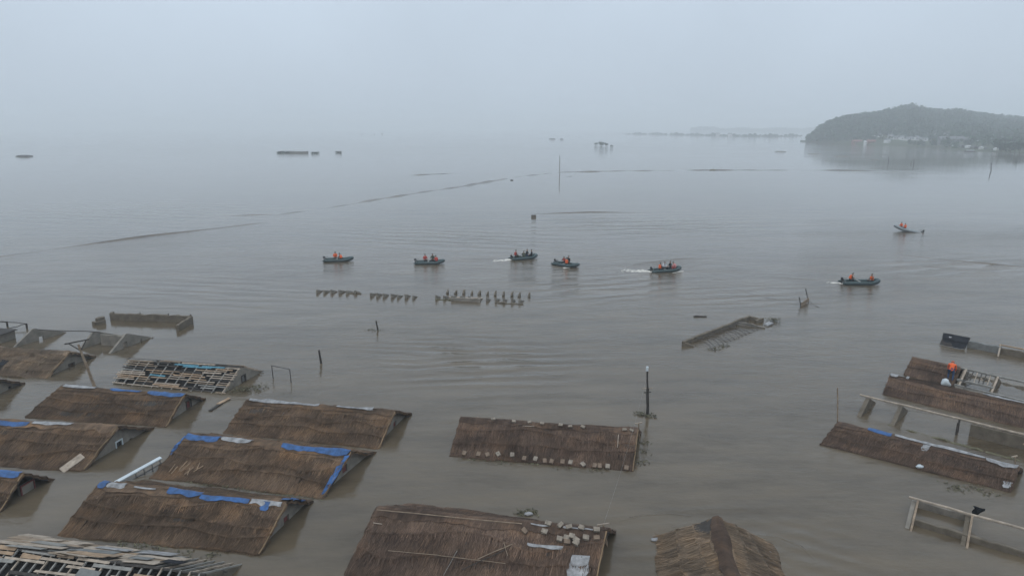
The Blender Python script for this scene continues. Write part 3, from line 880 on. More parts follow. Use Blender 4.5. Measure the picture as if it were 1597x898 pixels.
# ------------------------------------------------------------------ stripped slat roofs
PLANKS = []
for k in range(6):
    j = lambda s: rng.uniform(-s, s)
    V = [(-0.5 + j(.03), -0.5 + j(.15), -0.5), (0.5 + j(.03), -0.5 + j(.15), -0.5), (0.5 + j(.03), 0.5 + j(.15), -0.5), (-0.5 + j(.03), 0.5 + j(.15), -0.5)]
    V += [(x, y, 0.5) for x, y, z in V]
    PLANKS.append((V, BOXF))
PM = {}
def plank(name, p0, p1, w, th, up, mat, parent):
    k = (random.randrange(6), mat)
    if k not in PM:
        PM[k] = mesh('plank', *PLANKS[k[0]], M[mat])
    x, y, z = frame_of(p0, p1, up)
    c = (np.asarray(p0) + np.asarray(p1)) / 2 - ORG[parent]
    L = np.linalg.norm(np.asarray(p1) - np.asarray(p0))
    o = bpy.data.objects.new(name, PM[k])
    COL.objects.link(o)
    o.parent = parent
    o.matrix_local = Matrix([[x[0] * L, y[0] * w, z[0] * th, c[0]], [x[1] * L, y[1] * w, z[1] * th, c[1]], [x[2] * L, y[2] * w, z[2] * th, c[2]], [0, 0, 0, 1]])
    return o
def gap_shade(h, rf, s0, s1):
    """added black sheets under the open rafters; interior shade put in as colour"""
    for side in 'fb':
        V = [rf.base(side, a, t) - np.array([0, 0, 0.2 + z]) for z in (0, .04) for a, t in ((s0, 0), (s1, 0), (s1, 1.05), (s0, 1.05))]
        obj('shade_sheet', V, BOXF, M['shade_black'], h)
R0, R1, E0, E1 = P(200.5, 559, 1.35), P(380, 571.5, 1.35), P(172, 598), P(351, 614)
h8 = empty('stripped_house', ((R0 + R1) / 2) * (1, 1, 0), 'stripped roof of bare slats with teal and pale boards', 'house')
rf8 = Roof(R0, R1, E0, E1, 8, 3)
gable(h8, rf8, 0.985, M['mud'], [(380, 592, 0.5, 0.75, M['wood_dark'], M['concrete'])], drop=0.1)
gable(h8, rf8, 0.02, M['mud'], inward=1, drop=0.1)
gap_shade(h8, rf8, 0.03, 0.96)
V, F = tube_vf(pole_pts(rf8.base('f', 0, 0), rf8.base('f', 1, 0), 6, 0.01), 0.06, 6)
obj('ridge_pole', V, F, M['wood_dark'], h8)
for side in 'fb':
    for k in range(12):
        sx = (k + 0.3) / 11.6
        V, F = beam_vf(rf8.base(side, sx, 0), rf8.base(side, sx, 1.05), 0.08, 0.08)
        obj('rafter', V, F, M['wood_pale'] if k > 10 else M['wood_grey'], h8)
for side in 'fb':
    for r in range(13):
        t = 0.03 + r * 0.078
        s = rng.uniform(-0.015, 0.03)
        while s < 0.98:
            ln = rng.uniform(0.09, 0.3)
            e = min(s + ln, 1.0 + rng.uniform(-0.01, 0.012))
            if rng.random() < 0.93:
                mt = rng.choice(['wood_pale', 'wood_tan', 'wood_grey', 'wood', 'wood_dark', 'wood_pale', 'wood_grey', 'white_tarp'], p=[.13, .16, .14, .26, .24, .03, .03, .01])
                if side == 'f' and ((r in (1, 2) and 0.38 < s < 0.75) or (r == 7 and 0.12 < s < 0.3)): mt = 'teal'
                j = rng.normal(0, 0.012)
                off = rf8.nrm[side] * rng.uniform(0.05, 0.075)
                plank('slat', rf8.base(side, s, t + j) + off, rf8.base(side, e, t + j + rng.normal(0, 0.01)) + off, rng.uniform(0.05, 0.105) if mt != 'teal' else 0.12, 0.03, rf8.nrm[side], str(mt), h8)
            s = e + rng.uniform(0.0, 0.05)

# nearest stripped roof, its far slope still boarded
R1, B1 = P(321, 896, 1.3), P(384, 881)
d = unit(P(321, 896, 1.3) - P(0, 852.5, 1.3))
R0 = R1 - d * 12
Bv = (B1 - R1) * (1, 1, 0)
h1 = empty('stripped_house', ((R0 + R1) / 2) * (1, 1, 0), 'broken roof of grey boards and open rafters beside the tarpaulin roof', 'house')
rf1 = Roof(R0, R1, R0 * (1, 1, 0) - Bv, R1 * (1, 1, 0) - Bv, 24, 3)
gable(h1, rf1, 0.985, M['mud_brown'], drop=0.12)
gable(h1, rf1, 0.02, M['mud_brown'], drop=0.12, inward=1)
gap_shade(h1, rf1, 0.03, 0.80)
V, F = tube_vf(pole_pts(R0, R1, 7, 0.01), 0.06, 6)
obj('ridge_pole', V, F, M['wood_dark'], h1)
for q, side in ((0.5, 'f'), (0.5, 'b')):
    V, F = tube_vf(pole_pts(rf1.base(side, 0, q) - (0, 0, .1), rf1.base(side, 1, q) - (0, 0, .1), 6, 0.01), 0.05, 6)
    obj('purlin', V, F, M['wood_dark'], h1)
for side in 'fb':
    for k in range(26):
        sx = (k + 0.4) / 26
        V, F = beam_vf(rf1.base(side, sx, -0.02), rf1.base(side, sx + rng.normal(0, .003), 1.05), 0.07, 0.07)
        obj('rafter', V, F, M['wood_pale' if k % 3 == 0 else 'wood_grey'], h1)
for r in range(15):
    t = 0.02 + r * 0.068
    s = rng.uniform(0.0, 0.06)
    while s < 0.80:
        e = min(s + rng.uniform(0.06, 0.2), 0.86)
        if rng.random() < (0.72 if s < 0.6 else 0.45):
            mt = str(rng.choice(['wood_pale', 'wood_tan', 'wood_grey', 'wood', 'wood_dark'], p=[.34, .24, .14, .2, .08]))
            off = rf1.nrm['f'] * rng.uniform(0.05, 0.07)
            plank('slat', rf1.base('f', s, t) + off, rf1.base('f', e, t + rng.normal(0, 0.012)) + off, rng.uniform(0.09, 0.19), 0.03, rf1.nrm['f'], mt, h1)
        s = e + rng.uniform(0, 0.05)
for k in range(70):                                        # overlapping panels on the far slope
    s, t = rng.uniform(0.0, 0.66), rng.uniform(0.0, 0.9)
    if t > 1.0 - 0.2 * (s > 0.6): continue
    ln, w = rng.uniform(0.07, 0.17), rng.uniform(0.3, 0.75)
    mt = str(rng.choice(['wood_pale', 'wood_grey', 'wood_grey', 'wood', 'wood_dark', 'concrete', 'wood_tan'], p=[.36, .12, .1, .2, .05, .07, .1]))
    off = rf1.nrm['b'] * (0.05 + 0.002 * k)
    plank('roof_panel', rf1.base('b', s, t) + off, rf1.base('b', s + ln, t + rng.normal(0, 0.05)) + off, w, 0.02, rf1.nrm['b'], mt, h1)
for s0, t0, ln, w, mt in ((0.52, 0.3, 0.09, 0.95, 'concrete'), (0.60, 0.72, 0.13, 0.8, 'white_tarp'), (0.78, 0.25, 0.08, 0.6, 'black_tarp'), (0.42, 0.6, 0.14, 0.5, 'white_tarp')):
    sd = 'f' if s0 == 0.52 else 'b'
    off = rf1.nrm[sd] * (0.11 if sd == 'f' else 0.2)
    plank('roof_panel', rf1.base(sd, s0, t0) + off, rf1.base(sd, s0 + ln, t0 + 0.03) + off, w, 0.02, rf1.nrm[sd], mt, h1)

# ------------------------------------------------------------------ roofless mud houses far left
def cross_gable(h, apex, left, right, mat, wins=(), zr=1.25, thick=0.22):
    A, Lp, Rp = P(*apex, zr), P(*left), P(*right)
    ax = unit((Rp - Lp) * (1, 1, 0))
    O = Lp
    ny = np.array([-ax[1], ax[0], 0])
    w = np.linalg.norm((Rp - Lp)[:2])
    xa = float(np.dot(A - O, ax))
    holes = []
    for u, v, ww, hh in wins:
        p = on_plane(u, v, O, ny)
        x = float(np.dot(p - O, ax))
        holes.append([(x - ww / 2, max(p[2] - hh / 2, -0.3)), (x + ww / 2, max(p[2] - hh / 2, -0.3)), (x + ww / 2, p[2] + hh / 2), (x - ww / 2, p[2] + hh / 2)])
    V, F = plate_vf([(0, -0.8), (w, -0.8), (w, 0.02), (xa + 0.1, zr), (xa - 0.1, zr), (0, 0.02)], holes, thick)
    obj('gable_wall', [O + ax * v[0] + ny * v[1] + np.array([0, 0, v[2]]) for v in V], F, mat, h)
    return A
c = P(120, 540)
h11 = empty('roofless_house', c, 'roofless mud house with three bare gable walls and open windows', 'house')
a1_ = cross_gable(h11, (61.4, 514), (22.5, 542), (104, 518), M['mud'], [(65, 529.5, 0.5, 0.65)])
a2_ = cross_gable(h11, (157, 518), (126, 545), (190, 523), M['mud'])
a3_ = cross_gable(h11, (198, 520.5), (172, 551.5), (237, 526), M['mud'], [(195.5, 539, 0.45, 0.7), (220.5, 532, 0.25, 0.45)])
V, F = tube_vf(pole_pts(a1_, a2_, 5, 0.02), 0.04, 6)
obj('ridge_pole', V, F, M['wood_dark'], h11)
V, F = rough_wall_vf(P(190, 524), P(238, 527), -0.8, 0.12, 0.1, 0.22, 31, 0.02)
obj('mud_wall', V, F, M['mud'], h11)
V, F = rough_wall_vf(a2_, a3_, -0.8, 1.05, 1.05, 0.2, 32, 0.02)
obj('mud_wall', V, F, M['mud'], h11)
# small shed and pole rail at the edge
V, F = rough_wall_vf(P(-30, 528), P(13, 531), -0.8, 0.85, 0.8, 1.6, 33, 0.03)
hs = empty('mud_shed', P(0, 530), 'low mud shed end with a flat dark roof edge', 'shed')
obj('mud_wall', V, F, M['mud'], hs)
V, F = beam_vf(P(-40, 528.5) + (0, 0, .9), P(16, 531.5) + (0, 0, .86), 2.0, 0.07)
obj('flat_roof', V, F, M['wood_dark'], hs)
hr = empty('pole_rail', P(20, 512), 'thin bent pole rail on short stakes beside the mud shed', 'railing')
for a, b in (((-20, 500, .5), (41, 505, .45)), ((41, 505, .45), (14, 512, .3)), ((-10, 500.5, .5), (10, 502, .5))):
    V, F = tube_vf(pole_pts(P(*a), P(*b), 5, 0.03), 0.04, 6)
    obj('rail', V, F, M['wood_dark'], hr)
for a in ((41, 505, .45), (10.5, 502, .5)):
    p = P(*a)
    V, F = tube_vf([p * (1, 1, 0) - (0, 0, .5), p + (0, 0, .05)], 0.1, 6)
    obj('stake', V, F, M['wood_dark'], hr)
# U-shaped wall and block
hu = empty('enclosure_wall', P(240, 505), 'brown mud enclosure wall turning a corner at one end', 'wall')
for i, (a, b, z0, z1) in enumerate((((174, 498.5), (299, 503), .72, .78), ((299.5, 503), (277, 516), .74, .6), ((174, 498), (177, 494), .7, .6))):
    V, F = rough_wall_vf(P(*a), P(*b), -0.8, z0, z1, 0.3, 40 + i, 0.035)
    obj('mud_wall', V, F, M['mud_brown'], hu)
for u in (179, 220, 264, 298):
    p = P(u, 498.5 + (u - 174) * 0.036)
    V, F = tube_vf([p - (0, 0, .5), p + (0, 0, 0.92)], 0.05, 6)
    obj('stake', V, F, M['wood_dark'], hu)
V, F = join([rough_wall_vf(P(146, 507), P(163, 503), -0.8, 0.35, 0.38, 0.6, 50, 0.02), rough_wall_vf(P(151, 505.5), P(163, 503), -0.8, 0.66, 0.72, 0.5, 51, 0.02)])
tag(obj('stepped_wall_stub', V, F, M['mud_brown']), 'small stepped block of mud wall near the enclosure wall', 'wall')

# ------------------------------------------------------------------ sunken pens (rows of partition stubs)
def wedge(p, vec, h0, h1, th, mat, parent):
    d = unit(vec)
    n = np.array([-d[1], d[0], 0]) * th / 2
    q = p + np.asarray(vec)
    V = [p - n - (0, 0, .8), p + n - (0, 0, .8), q + n - (0, 0, .8), q - n - (0, 0, .8), p - n + (0, 0, h0), p + n + (0, 0, h0), q + n + (0, 0, h1), q - n + (0, 0, h1)]
    V = [v + rng.normal(0, 0.025, 3) for v in V]
    obj('partition_wall', V, BOXF, mat, parent)
g1 = empty('sunken_pen', P(525, 457), 'drowned animal pen of six short partition stubs', 'pen ruin')
for k, u in enumerate((493.5, 505, 516, 528.6, 540, 552.7)):
    wedge(P(u + 0.5, 457 + k * 0.35), np.array([0.42, 1.2, 0]) * rng.uniform(0.85, 1.15), rng.uniform(.38, .5), 0.02, 0.22, M['mud'], g1)
V, F = rough_wall_vf(P(542, 457.5), P(563, 458.5), -0.8, 0.16, 0.1, 0.25, 61, 0.05)
obj('mud_wall', V, F, M['mud_brown'], g1)
g2 = empty('sunken_pen', P(610, 463), 'drowned animal pen of seven evenly spaced partition stubs', 'pen ruin')
for k, u in enumerate((577, 587, 597.5, 610, 620, 632, 643.6)):
    wedge(P(u + 0.5, 462.5 + k * 0.55), np.array([0.42, 1.2, 0]) * rng.uniform(0.85, 1.15), rng.uniform(.4, .52), 0.02, 0.22, M['mud'], g2)
g3 = empty('sunken_pen', P(745, 468), 'drowned animal pen with two rows of stubs and a wall panel', 'pen ruin')
for k, u in enumerate((679.6, 691.5, 704.6, 718.3, 731, 745, 758.7, 772.4, 785, 798, 810)):
    wedge(P(u + 0.5, 466.5 + k * 0.62), np.array([0.4, 1.1, 0]) * rng.uniform(0.8, 1.15), rng.uniform(.4, .52), 0.03, 0.24, M['mud'], g3)
for k, u in enumerate((697.5, 710.6, 723, 735.5, 747.5, 760, 771.8, 785, 798, 810, 824.8)):
    wedge(P(u - 1, 458.3 + k * 0.55), np.array([0.18, 0.5, 0]), .16, rng.uniform(.4, .55), 0.2, M['mud_brown'], g3)
V, F = rough_wall_vf(P(704, 468.5), P(749, 471), -0.8, 0.36, 0.42, 0.25, 62, 0.03)
obj('mud_wall', V, F, M['mud'], g3)
V, F = rough_wall_vf(P(772, 472.5), P(816, 474.5), -0.8, 0.1, 0.06, 0.25, 63, 0.05)
obj('mud_wall', V, F, M['mud_brown'], g3)
V, F = rough_wall_vf(P(679, 467), P(706, 468), -0.8, 0.08, 0.12, 0.25, 64, 0.04)
obj('mud_wall', V, F, M['weed'], g3)
V, F = beam_vf(P(700, 463.8) + (0, 0, .04), P(752, 465.5) + (0, 0, .05), 0.3, 0.05)
obj('wall_cap', V, F, M['wood_pale'], g3)

# ------------------------------------------------------------------ broken wall with bent rods
hb = empty('broken_wall_ruin', P(1120, 525), 'low ruined wall with thin rods splayed into the water', 'wall ruin')
w0, w1, w2 = P(1065, 539), P(1168, 498.5), P(1187, 502)
for i, (a, b, z0, z1) in enumerate(((w0, w1, .45, .46), (w1, w2, .44, .36), (P(1150, 506), P(1193, 511.5), .38, .12), (P(1178, 504), P(1189, 501.5), .35, .42), (w0, P(1083, 540.5), .42, .08))):
    V, F = rough_wall_vf(a, b, -0.8, z0, z1, 0.28, 70 + i, 0.03)
    obj('mud_wall', V, F, M['mud_brown'] if i != 2 else M['mud'], hb)
rods = 14
for k in range(rods):
    a = k / (rods - 1)
    p = w0 + (w1 - w0) * (0.16 + 0.62 * a) + (0, 0, 0.36 - 0.08 * rng.random())
    q = P(1112 + 78 * a, 545 - 33 * a)
    pts = [p + (q - p) * t + np.array([0, 0, 0.22 * math.sin(math.pi * t) - 0.03 * t]) + rng.normal(0, 0.05, 3) * (0 < t < 1) for t in (0, .25, .5, .75, 1.0)]
    V, F = tube_vf(pts, 0.026, 5)
    obj('rod', V, F, M['iron'], hb)

# ------------------------------------------------------------------ poles, posts, floating things
def post(name, label, cat, base, top, r=0.07, mat='wood_dark', lean=0, z_under=0.8, group=None):
    b = P(*base)
    hgt = None
    ux, vx = top
    dd = ray(ux, vx)                                        # top stands over the same distance as the foot
    t = b[1] / dd[1]
    tp = EYE + dd * t
    root = empty(name, b, label, cat, group)
    V, F = tube_vf(pole_pts(b - (tp - b) * (z_under / max(tp[2], .5)), tp, 5, r * 0.25), [r * 1.1, r * 1.05, r, r * 0.9, r * 0.8], 8)
    obj('shaft', V, F, M[mat], root)
    return root, b, tp
r_, b_, t_ = post('utility_pole', 'tall dark pole with small cross piece beside the lone brick-edged roof', 'pole', (1011, 647), (1009.5, 572), 0.075)
for f_, w_ in ((0.55, 0.75), (0.47, 0.5)):
    p = b_ + (t_ - b_) * f_
    V, F = beam_vf(p - (w_ / 2, -0.09, 0.03), p + (w_ / 2, 0.09, 0.02), 0.05, 0.06)
    obj('cross_arm', V, F, M['wood_pale' if f_ > 0.5 else 'wood_dark'], r_)
V, F = tube_vf([t_ - (0, 0, .3), t_ + (0, 0, .02)], 0.09, 8)
obj('white_cap', V, F, M['white'], r_)
V, F = tube_vf(pole_pts(b_ - (0, 0, .5), b_ + (t_ - b_) * 0.55, 5, 0.02), 0.10, 7)
obj('splint', V, F, M['wood_dark'], r_)
POLE_TOP = t_
post('stake', 'lone dark stake standing beside the thin metal frame', 'post', (501, 566), (497.5, 546), 0.1)
post('stake', 'short dark stake with a wisp of weed near the sunken pens', 'post', (588.5, 515), (586.5, 500), 0.085)
r_, b_, t_ = post('utility_pole', 'very tall thin pole standing far out in the flood', 'pole', (873, 272), (873, 243), 0.16, 'wood_grey')
post('thin_pole', 'thin upright pole at the ridge end of the roof with a small blue sheet', 'pole', (1306, 668), (1306, 604), 0.05, 'wood')
post('distant_pole', 'far pole standing in the water before the wooded hill, nearest the shore trees', 'pole', (1545.5, 267), (1546, 254), 0.2)
post('distant_pole', 'far pole with a smaller stick beside it before the hill houses', 'pole', (1425, 257), (1425.5, 248), 0.16)
post('distant_pole', 'faint far pole before the row of white hill houses', 'pole', (1386, 253), (1386, 244), 0.16)
post('distant_pole', 'small far stick leaning beside a far pole', 'pole', (1420.5, 256), (1422, 251.5), 0.14)
def t_pole(label, foot, top, arm):
    r_, b_, t_ = post('short_pole', label, 'pole', foot, top, 0.05, 'wood')
    V, F = beam_vf(t_ + (-arm / 2, 0, -.02), t_ + (arm / 2, 0.1, .02), 0.06, 0.06)
    obj('cross_arm', V, F, M['wood_pale'], r_)
    return t_
t_pole('short T-shaped pole at the end of the lone brick-edged roof', (997, 688), (996, 660), 0.5)
TP = t_pole('short T-shaped pole at the corner of the large roof with a white sheet', (947, 850), (941, 818), 0.6)
t_pole('short T-shaped pole at the end of the white-ridged low roof', (1584, 742), (1583, 712), 0.4)
V, F = tube_vf([TP + (POLE_TOP * (1, 1, 0.8) - TP) * t - np.array([0, 0, 0.5 * math.sin(math.pi * t)]) for t in np.linspace(0, 1, 9)], 0.005, 5)
tag(obj('wire', V, F, M['wood_grey']), 'thin pale wire between the tall pole and the large roof corner', 'wire')
# leaning utility pole with braced arm
b = P(148, 604)
tp = EYE + ray(122, 537) * ((b[1] - 0.2) / ray(122, 537)[1])
r_ = empty('utility_pole', b, 'leaning wooden utility pole with V-braced cross arm among roofs', 'pole')
V, F = tube_vf(pole_pts(b - (tp - b) * 0.3, tp, 6, 0.015), [0.12, 0.115, 0.11, 0.1, 0.09, 0.08], 8)
obj('shaft', V, F, M['wood'], r_)
yl = b[1] - 0.2
q0, q1 = EYE + ray(101, 536.5) * (yl / ray(101, 536.5)[1]), EYE + ray(138.5, 529) * (yl / ray(138.5, 529)[1])
V, F = beam_vf(q0, q1, 0.08, 0.09)
obj('cross_arm', V, F, M['wood_dark'], r_)
jn = b + (tp - b) * 0.86
for q in (q0 * 0.85 + q1 * 0.15, q1 * 0.9 + q0 * 0.1):
    V, F = beam_vf(jn, q, 0.06, 0.06)
    obj('brace', V, F, M['wood_dark'], r_)
# thin goal-like frame
fa, fb = P(426.5, 590), P(454.5, 596)
hf = empty('metal_frame', (fa + fb) / 2, 'thin dark goal-shaped frame standing in the water', 'frame')
for q in (fa, fb):
    V, F = tube_vf([q - (0, 0, .8), q + (-.06, 0, 1.12)], 0.04, 6)
    obj('post', V, F, M['iron'], hf)
V, F = tube_vf([fa + (-.06, 0, 1.12), fb + (-.06, 0, 1.12)], 0.03, 6)
obj('crossbar', V, F, M['iron'], hf)
# broken board on slanting posts
qa, qb = P(1249, 478), P(1261, 472)
hg = empty('broken_gate', (qa + qb) / 2, 'brown board on two slanting posts sticking out of the flood', 'gate')
for q, tpx in ((qa, (1246.5, 463)), (qb, (1256.5, 450))):
    dd = ray(*tpx)
    tpp = EYE + dd * (q[1] / dd[1])
    V, F = tube_vf([q - (tpp - q) * 0.5, tpp], 0.055, 6)
    obj('post', V, F, M['wood_dark'], hg)
V, F = beam_vf(qa + (0, 0, .18), qb + (0, 0, .36), 0.06, 0.5)
obj('board', V, F, M['wood'], hg)
V, F = tube_vf([qb + (0, 0, .25), P(1270, 476.5) + (0, 0, .05), P(1278, 479.5)], 0.02, 5)
obj('rope', V, F, M['wood_dark'], hg)

# white rail, pale board
p0, p1 = P(180, 752, 0.12), P(251, 713, 0.62)
hw_ = empty('white_railing', (p0 + p1) / 2 * (1, 1, 0), 'tilted white topped railing between two thatched roofs', 'railing')
V, F = beam_vf(p0, p1, 0.30, 0.06)
obj('top_board', V, F, M['white'], hw_)
dv = np.array([0.12, -0.15, 0])
V, F = tube_vf([p0 * (1, 1, 0) + dv + (0, 0, -0.2), p1 * (1, 1, .55) + dv], 0.03, 6)
obj('lower_rail', V, F, M['iron'], hw_)
for k in (0.42, 0.6, 0.78, 0.96):
    q = p0 + (p1 - p0) * k
    V, F = tube_vf([q * (1, 1, 0) + dv - (0, 0, .5), q + dv * 0.6], 0.03, 6)
    obj('post', V, F, M['iron'], hw_)
V, F = tube_vf([p1 + dv * 0.6 + (0, 0, -0.03), p1 + dv * 0.6 - (p1 - p0) * 0.9 + (0, 0, -0.03)], 0.03, 6)
obj('upper_rail', V, F, M['iron'], hw_)
def on_roof(rf, u, v, lift=0.1, side='f'):
    p = on_plane(u, v, rf.R0 + rf.nrm[side] * lift, rf.nrm[side])
    return p
a, b = on_roof(rf6, 96, 734, 0.2), on_roof(rf6, 129, 710, 0.2)
V, F = beam_vf(a, b, 0.55, 0.05, rf6.nrm['f'])
tag(obj('loose_board', V, F, M['wood_pale']), 'pale board lying on the thatch of the white-windowed house', 'board')
def floaty(name, label, cat, a, b, w, h, mat, group=None):
    if name == 'floating_log':
        V, F = tube_vf(pole_pts(P(*a) + (0, 0, .0), P(*b) + (0, 0, .03), 5, .03), [h * .5, h * .62, h * .6, h * .52, h * .35], 7)
    else:
        V, F = beam_vf(P(*a) + (0, 0, .02), P(*b) + (0, 0, .04), w, h, jit=0.03)
    return tag(obj(name, V, F, M[mat]), label, cat, group)
floaty('floating_plank', 'dark wet plank adrift beside the stake-side roofs', 'plank', (328, 641), (346, 629), 0.25, 0.1, 'wood_dark')
floaty('floating_plank', 'pale tan plank adrift touching a dark wet plank', 'plank', (340, 631), (358, 622), 0.3, 0.08, 'wood_tan')
floaty('floating_log', 'dark log adrift near the ruined wall with rods', 'log', (1082, 494), (1102, 494), 0.3, 0.22, 'wood_dark')
def weeds(label, pts, n, spread, hgt, seed, group=None, mat='weed'):
    r = np.random.default_rng(seed)
    V, F = [], []
    for u, v in pts:
        p = P(u, v)
        for k in range(n):
            c = p + np.array([r.normal(0, spread), r.normal(0, spread * 0.8), r.uniform(0, hgt)])
            a = r.uniform(0, 6.28)
            d1 = np.array([math.cos(a), math.sin(a), r.normal(0, .4)]) * r.uniform(.04, .14)
            d2 = np.array([-math.sin(a), math.cos(a), r.normal(0, .5)]) * r.uniform(.015, .045)
            k0 = len(V)
            V += [c - d1, c + d2, c + d1, c - d2 + (0, 0, .02)]
            F += [(k0, k0 + 1, k0 + 2), (k0, k0 + 2, k0 + 3)]
    V = [np.array([x[0], x[1], max(x[2], 0.012)]) for x in V]
    return tag(obj('floating_weed', V, F, M[mat]), label, 'weed', group, 'stuff')
weeds('weed raft around the foot of the tall dark pole', [(1000, 647), (1008, 648), (1016, 650), (996, 644)], 40, .2, .12, 1)
weeds('weed heap beside the ruined wall with rods', [(1203, 501), (1208, 501), (1210, 502)], 60, .3, .4, 2)
weeds('wisps of weed by the short dark stake', [(581, 515), (576, 514), (595, 515)], 14, .2, .05, 3)
weeds('weed line in front of the rods', [(1112, 546), (1118, 544), (1126, 541), (1133, 539)], 30, .25, .1, 4)
weeds('weed and straw under the lone roof eave', [(740, 714), (770, 716), (790, 719), (830, 722), (880, 726), (930, 730)], 40, .35, .05, 5)
weeds('weed along the gap between two tarpaulin roofs', [(300 + k * 16, 752 + k * 1.8) for k in range(13)], 24, .3, .06, 6)
weeds('weed and rubbish behind the large roof', [(815, 800), (822, 799), (830, 798)], 50, .22, .06, 7)
weeds('mud and weed heap at the slat roof gable', [(365, 611), (380, 609), (395, 607), (405, 606)], 80, .45, .3, 8)
weeds('straw adrift at the end of the lone roof', [(1003, 690), (1006, 705), (1000, 722)], 30, .25, .05, 9)
weeds('debris adrift by the low roof eave', [(1480, 757), (1500, 763), (1520, 760), (1545, 770)], 30, .3, .04, 10)
weeds('straw debris before the near thatched row', [(190, 850), (215, 853), (245, 856), (290, 862), (330, 866)], 30, .3, .06, 11)
V, F = join([beam_vf(P(1194, 508) + (0, 0, .1), P(1203, 505) + (0, 0, .15), .5, .12, jit=.04)])
tag(obj('white_rubble', V, F, M['white_tarp']), 'whitish broken slab beside the weed heap', 'rubble')
def lumpy(name, label, cat, p, s, mat, seed, group=None):
    bm = bmesh.new()
    bmesh.ops.create_icosphere(bm, subdivisions=2, radius=1)
    r = np.random.default_rng(seed)
    w = Wob(2.2, 6, seed)
    for v in bm.verts:
        k = 1 + 0.22 * float(w(v.co.x * 2 + v.co.z, v.co.y * 2))
        v.co = Vector((v.co.x * s[0] * k, v.co.y * s[1] * k, v.co.z * s[2] * k))
    bm.verts.index_update()
    V = [np.array(v.co) + p for v in bm.verts]
    F = [tuple(x.index for x in f.verts) for f in bm.faces]
    bm.free()
    return tag(obj(name, V, F, M[mat], smooth=True), label, cat, group)
lumpy('plastic_bag', 'white plastic bag snagged on the low roof with a white ridge', 'bag', on_roof(P and HOUSES[11][1], 1435, 727, .15), (.22, .16, .12), 'white', 3)
lumpy('plastic_bag', 'white bundle on the roof beside the crouching person', 'bag', P(1474, 597, 0.35), (.34, .3, .3), 'white', 4)
lumpy('plastic_bag', 'pale rubbish floating at the tan reed roof side', 'bag', P(1201, 865, 0.05), (.2, .25, .1), 'white_tarp', 5)
lumpy('plastic_bag', 'greenish bag by the tan reed roof corner', 'bag', P(1021, 841, 0.05), (.22, .12, .08), 'white_tarp', 6)
lumpy('plastic_bag', 'white rubbish behind the large thatched roof', 'bag', P(824, 801, 0.06), (.22, .14, .1), 'white_tarp', 7)
lumpy('mud_mound', 'dark mound poking out along the far drowned dike', 'mound', P(1110, 265.5) - (0, 0, .2), (2.3, 1.6, 0.75), 'weed', 8)

# bricks and sticks on roofs
def brick(rf, u, v, sz, mat, label, group, side='f'):
    p = on_roof(rf, u, v, 0.15 + sz[2] / 2, side)
    n_ = rf.nrm[side]
    x = unit(rf.R1 - rf.R0)
    a = rng.normal(0, 0.35)
    y = np.cross(n_, x)
    x, y = x * math.cos(a) + y * math.sin(a), y * math.cos(a) - x * math.sin(a)
    V = [p + x * sx * sz[0] / 2 + y * sy * sz[1] / 2 + n_ * s_z * sz[2] / 2 + rng.normal(0, .01, 3) for s_z in (-1, 1) for sx, sy in ((-1, -1), (1, -1), (1, 1), (-1, 1))]
    tag(obj('mud_brick', V, BOXF, M[mat]), label, 'brick', group)
for k, (x, y) in enumerate(((195, 650), (295, 655), (355, 660), (430, 655), (527, 660), (610, 685), (688, 687), (752, 702), (800, 705), (875, 708), (930, 712), (1017, 725), (1098, 735), (1132, 738), (1187, 740), (1318, 750))):
    pale = x in (430, 527, 688, 930, 1017, 1187)
    brick(rf15, 680 + x / 4.436, 560 + y / 4.436, (.24, .3, .12), 'brick' if pale else 'brick_dark',
          'pale mud brick on the eave of the lone thatched roof' if pale else 'dark wet mud brick on the eave of the lone thatched roof', 'pale eave bricks' if pale else 'dark eave bricks')
for sx, tt in ((.19, .03), (.31, .04), (.40, .03), (.47, .02), (.575, .03), (.63, .05), (.70, .03), (.93, .04), (.967, .05)):
    q = rf15.surf('f', np.array([sx]), np.array([tt]), 0.1)[0]
    dq = q - EYE
    brick(rf15, 798.5 + FPX * dq[0] / (dq[1] * CP - dq[2] * SP), 449 - FPX * (dq[1] * SP + dq[2] * CP) / (dq[1] * CP - dq[2] * SP), (.26, .16, .1), 'brick', 'mud brick weighing down the ridge of the lone thatched roof', 'lone roof ridge bricks')
for k, (x, y) in enumerate(((1105, 198), (1213, 203), (1295, 242), (1332, 235), (1335, 258), (1360, 228), (1383, 262), (1437, 234), (1495, 236), (1385, 248))):
    brick(rf16, 500 + x / 3.472, 770 + y / 3.472, (.28, .22, .13), 'brick' if k % 4 else 'brick_dark', 'mud brick beside the white sheets on the large thatched roof', 'large roof slope bricks')
for x, y in ((1232, 158), (1298, 166), (1345, 176), (1412, 180), (1495, 192)):
    brick(rf16, 500 + x / 3.472, 770 + y / 3.472, (.28, .2, .12), 'brick', 'mud brick on the ridge of the large thatched roof', 'large roof ridge bricks')
def stick(rf, a, b, label, r=0.02, mat='wood_pale', group=None, lift=0.17):
    V, F = tube_vf(pole_pts(on_roof(rf, *a, lift), on_roof(rf, *b, lift), 5, 0.006), r, 6)
    tag(obj('stick', V, F, M[mat]), label, 'stick', group)
z4 = lambda x, y: (500 + x / 3.472, 770 + y / 3.472)
stick(rf16, z4(850, 352), z4(1040, 270), 'long pale stick crossing another on the large thatched roof', 0.02, 'wood')
stick(rf16, z4(765, 410), z4(1000, 300), 'darker stick lying under the long pale stick', 0.02, 'wood_dark')
stick(rf16, z4(992, 262), z4(1012, 332), 'short stick crossing the long pale stick', 0.015, 'wood')
stick(rf16, z4(665, 440), z4(740, 305), 'straight thin stick down the slope of the large roof', 0.012, 'wood_grey')
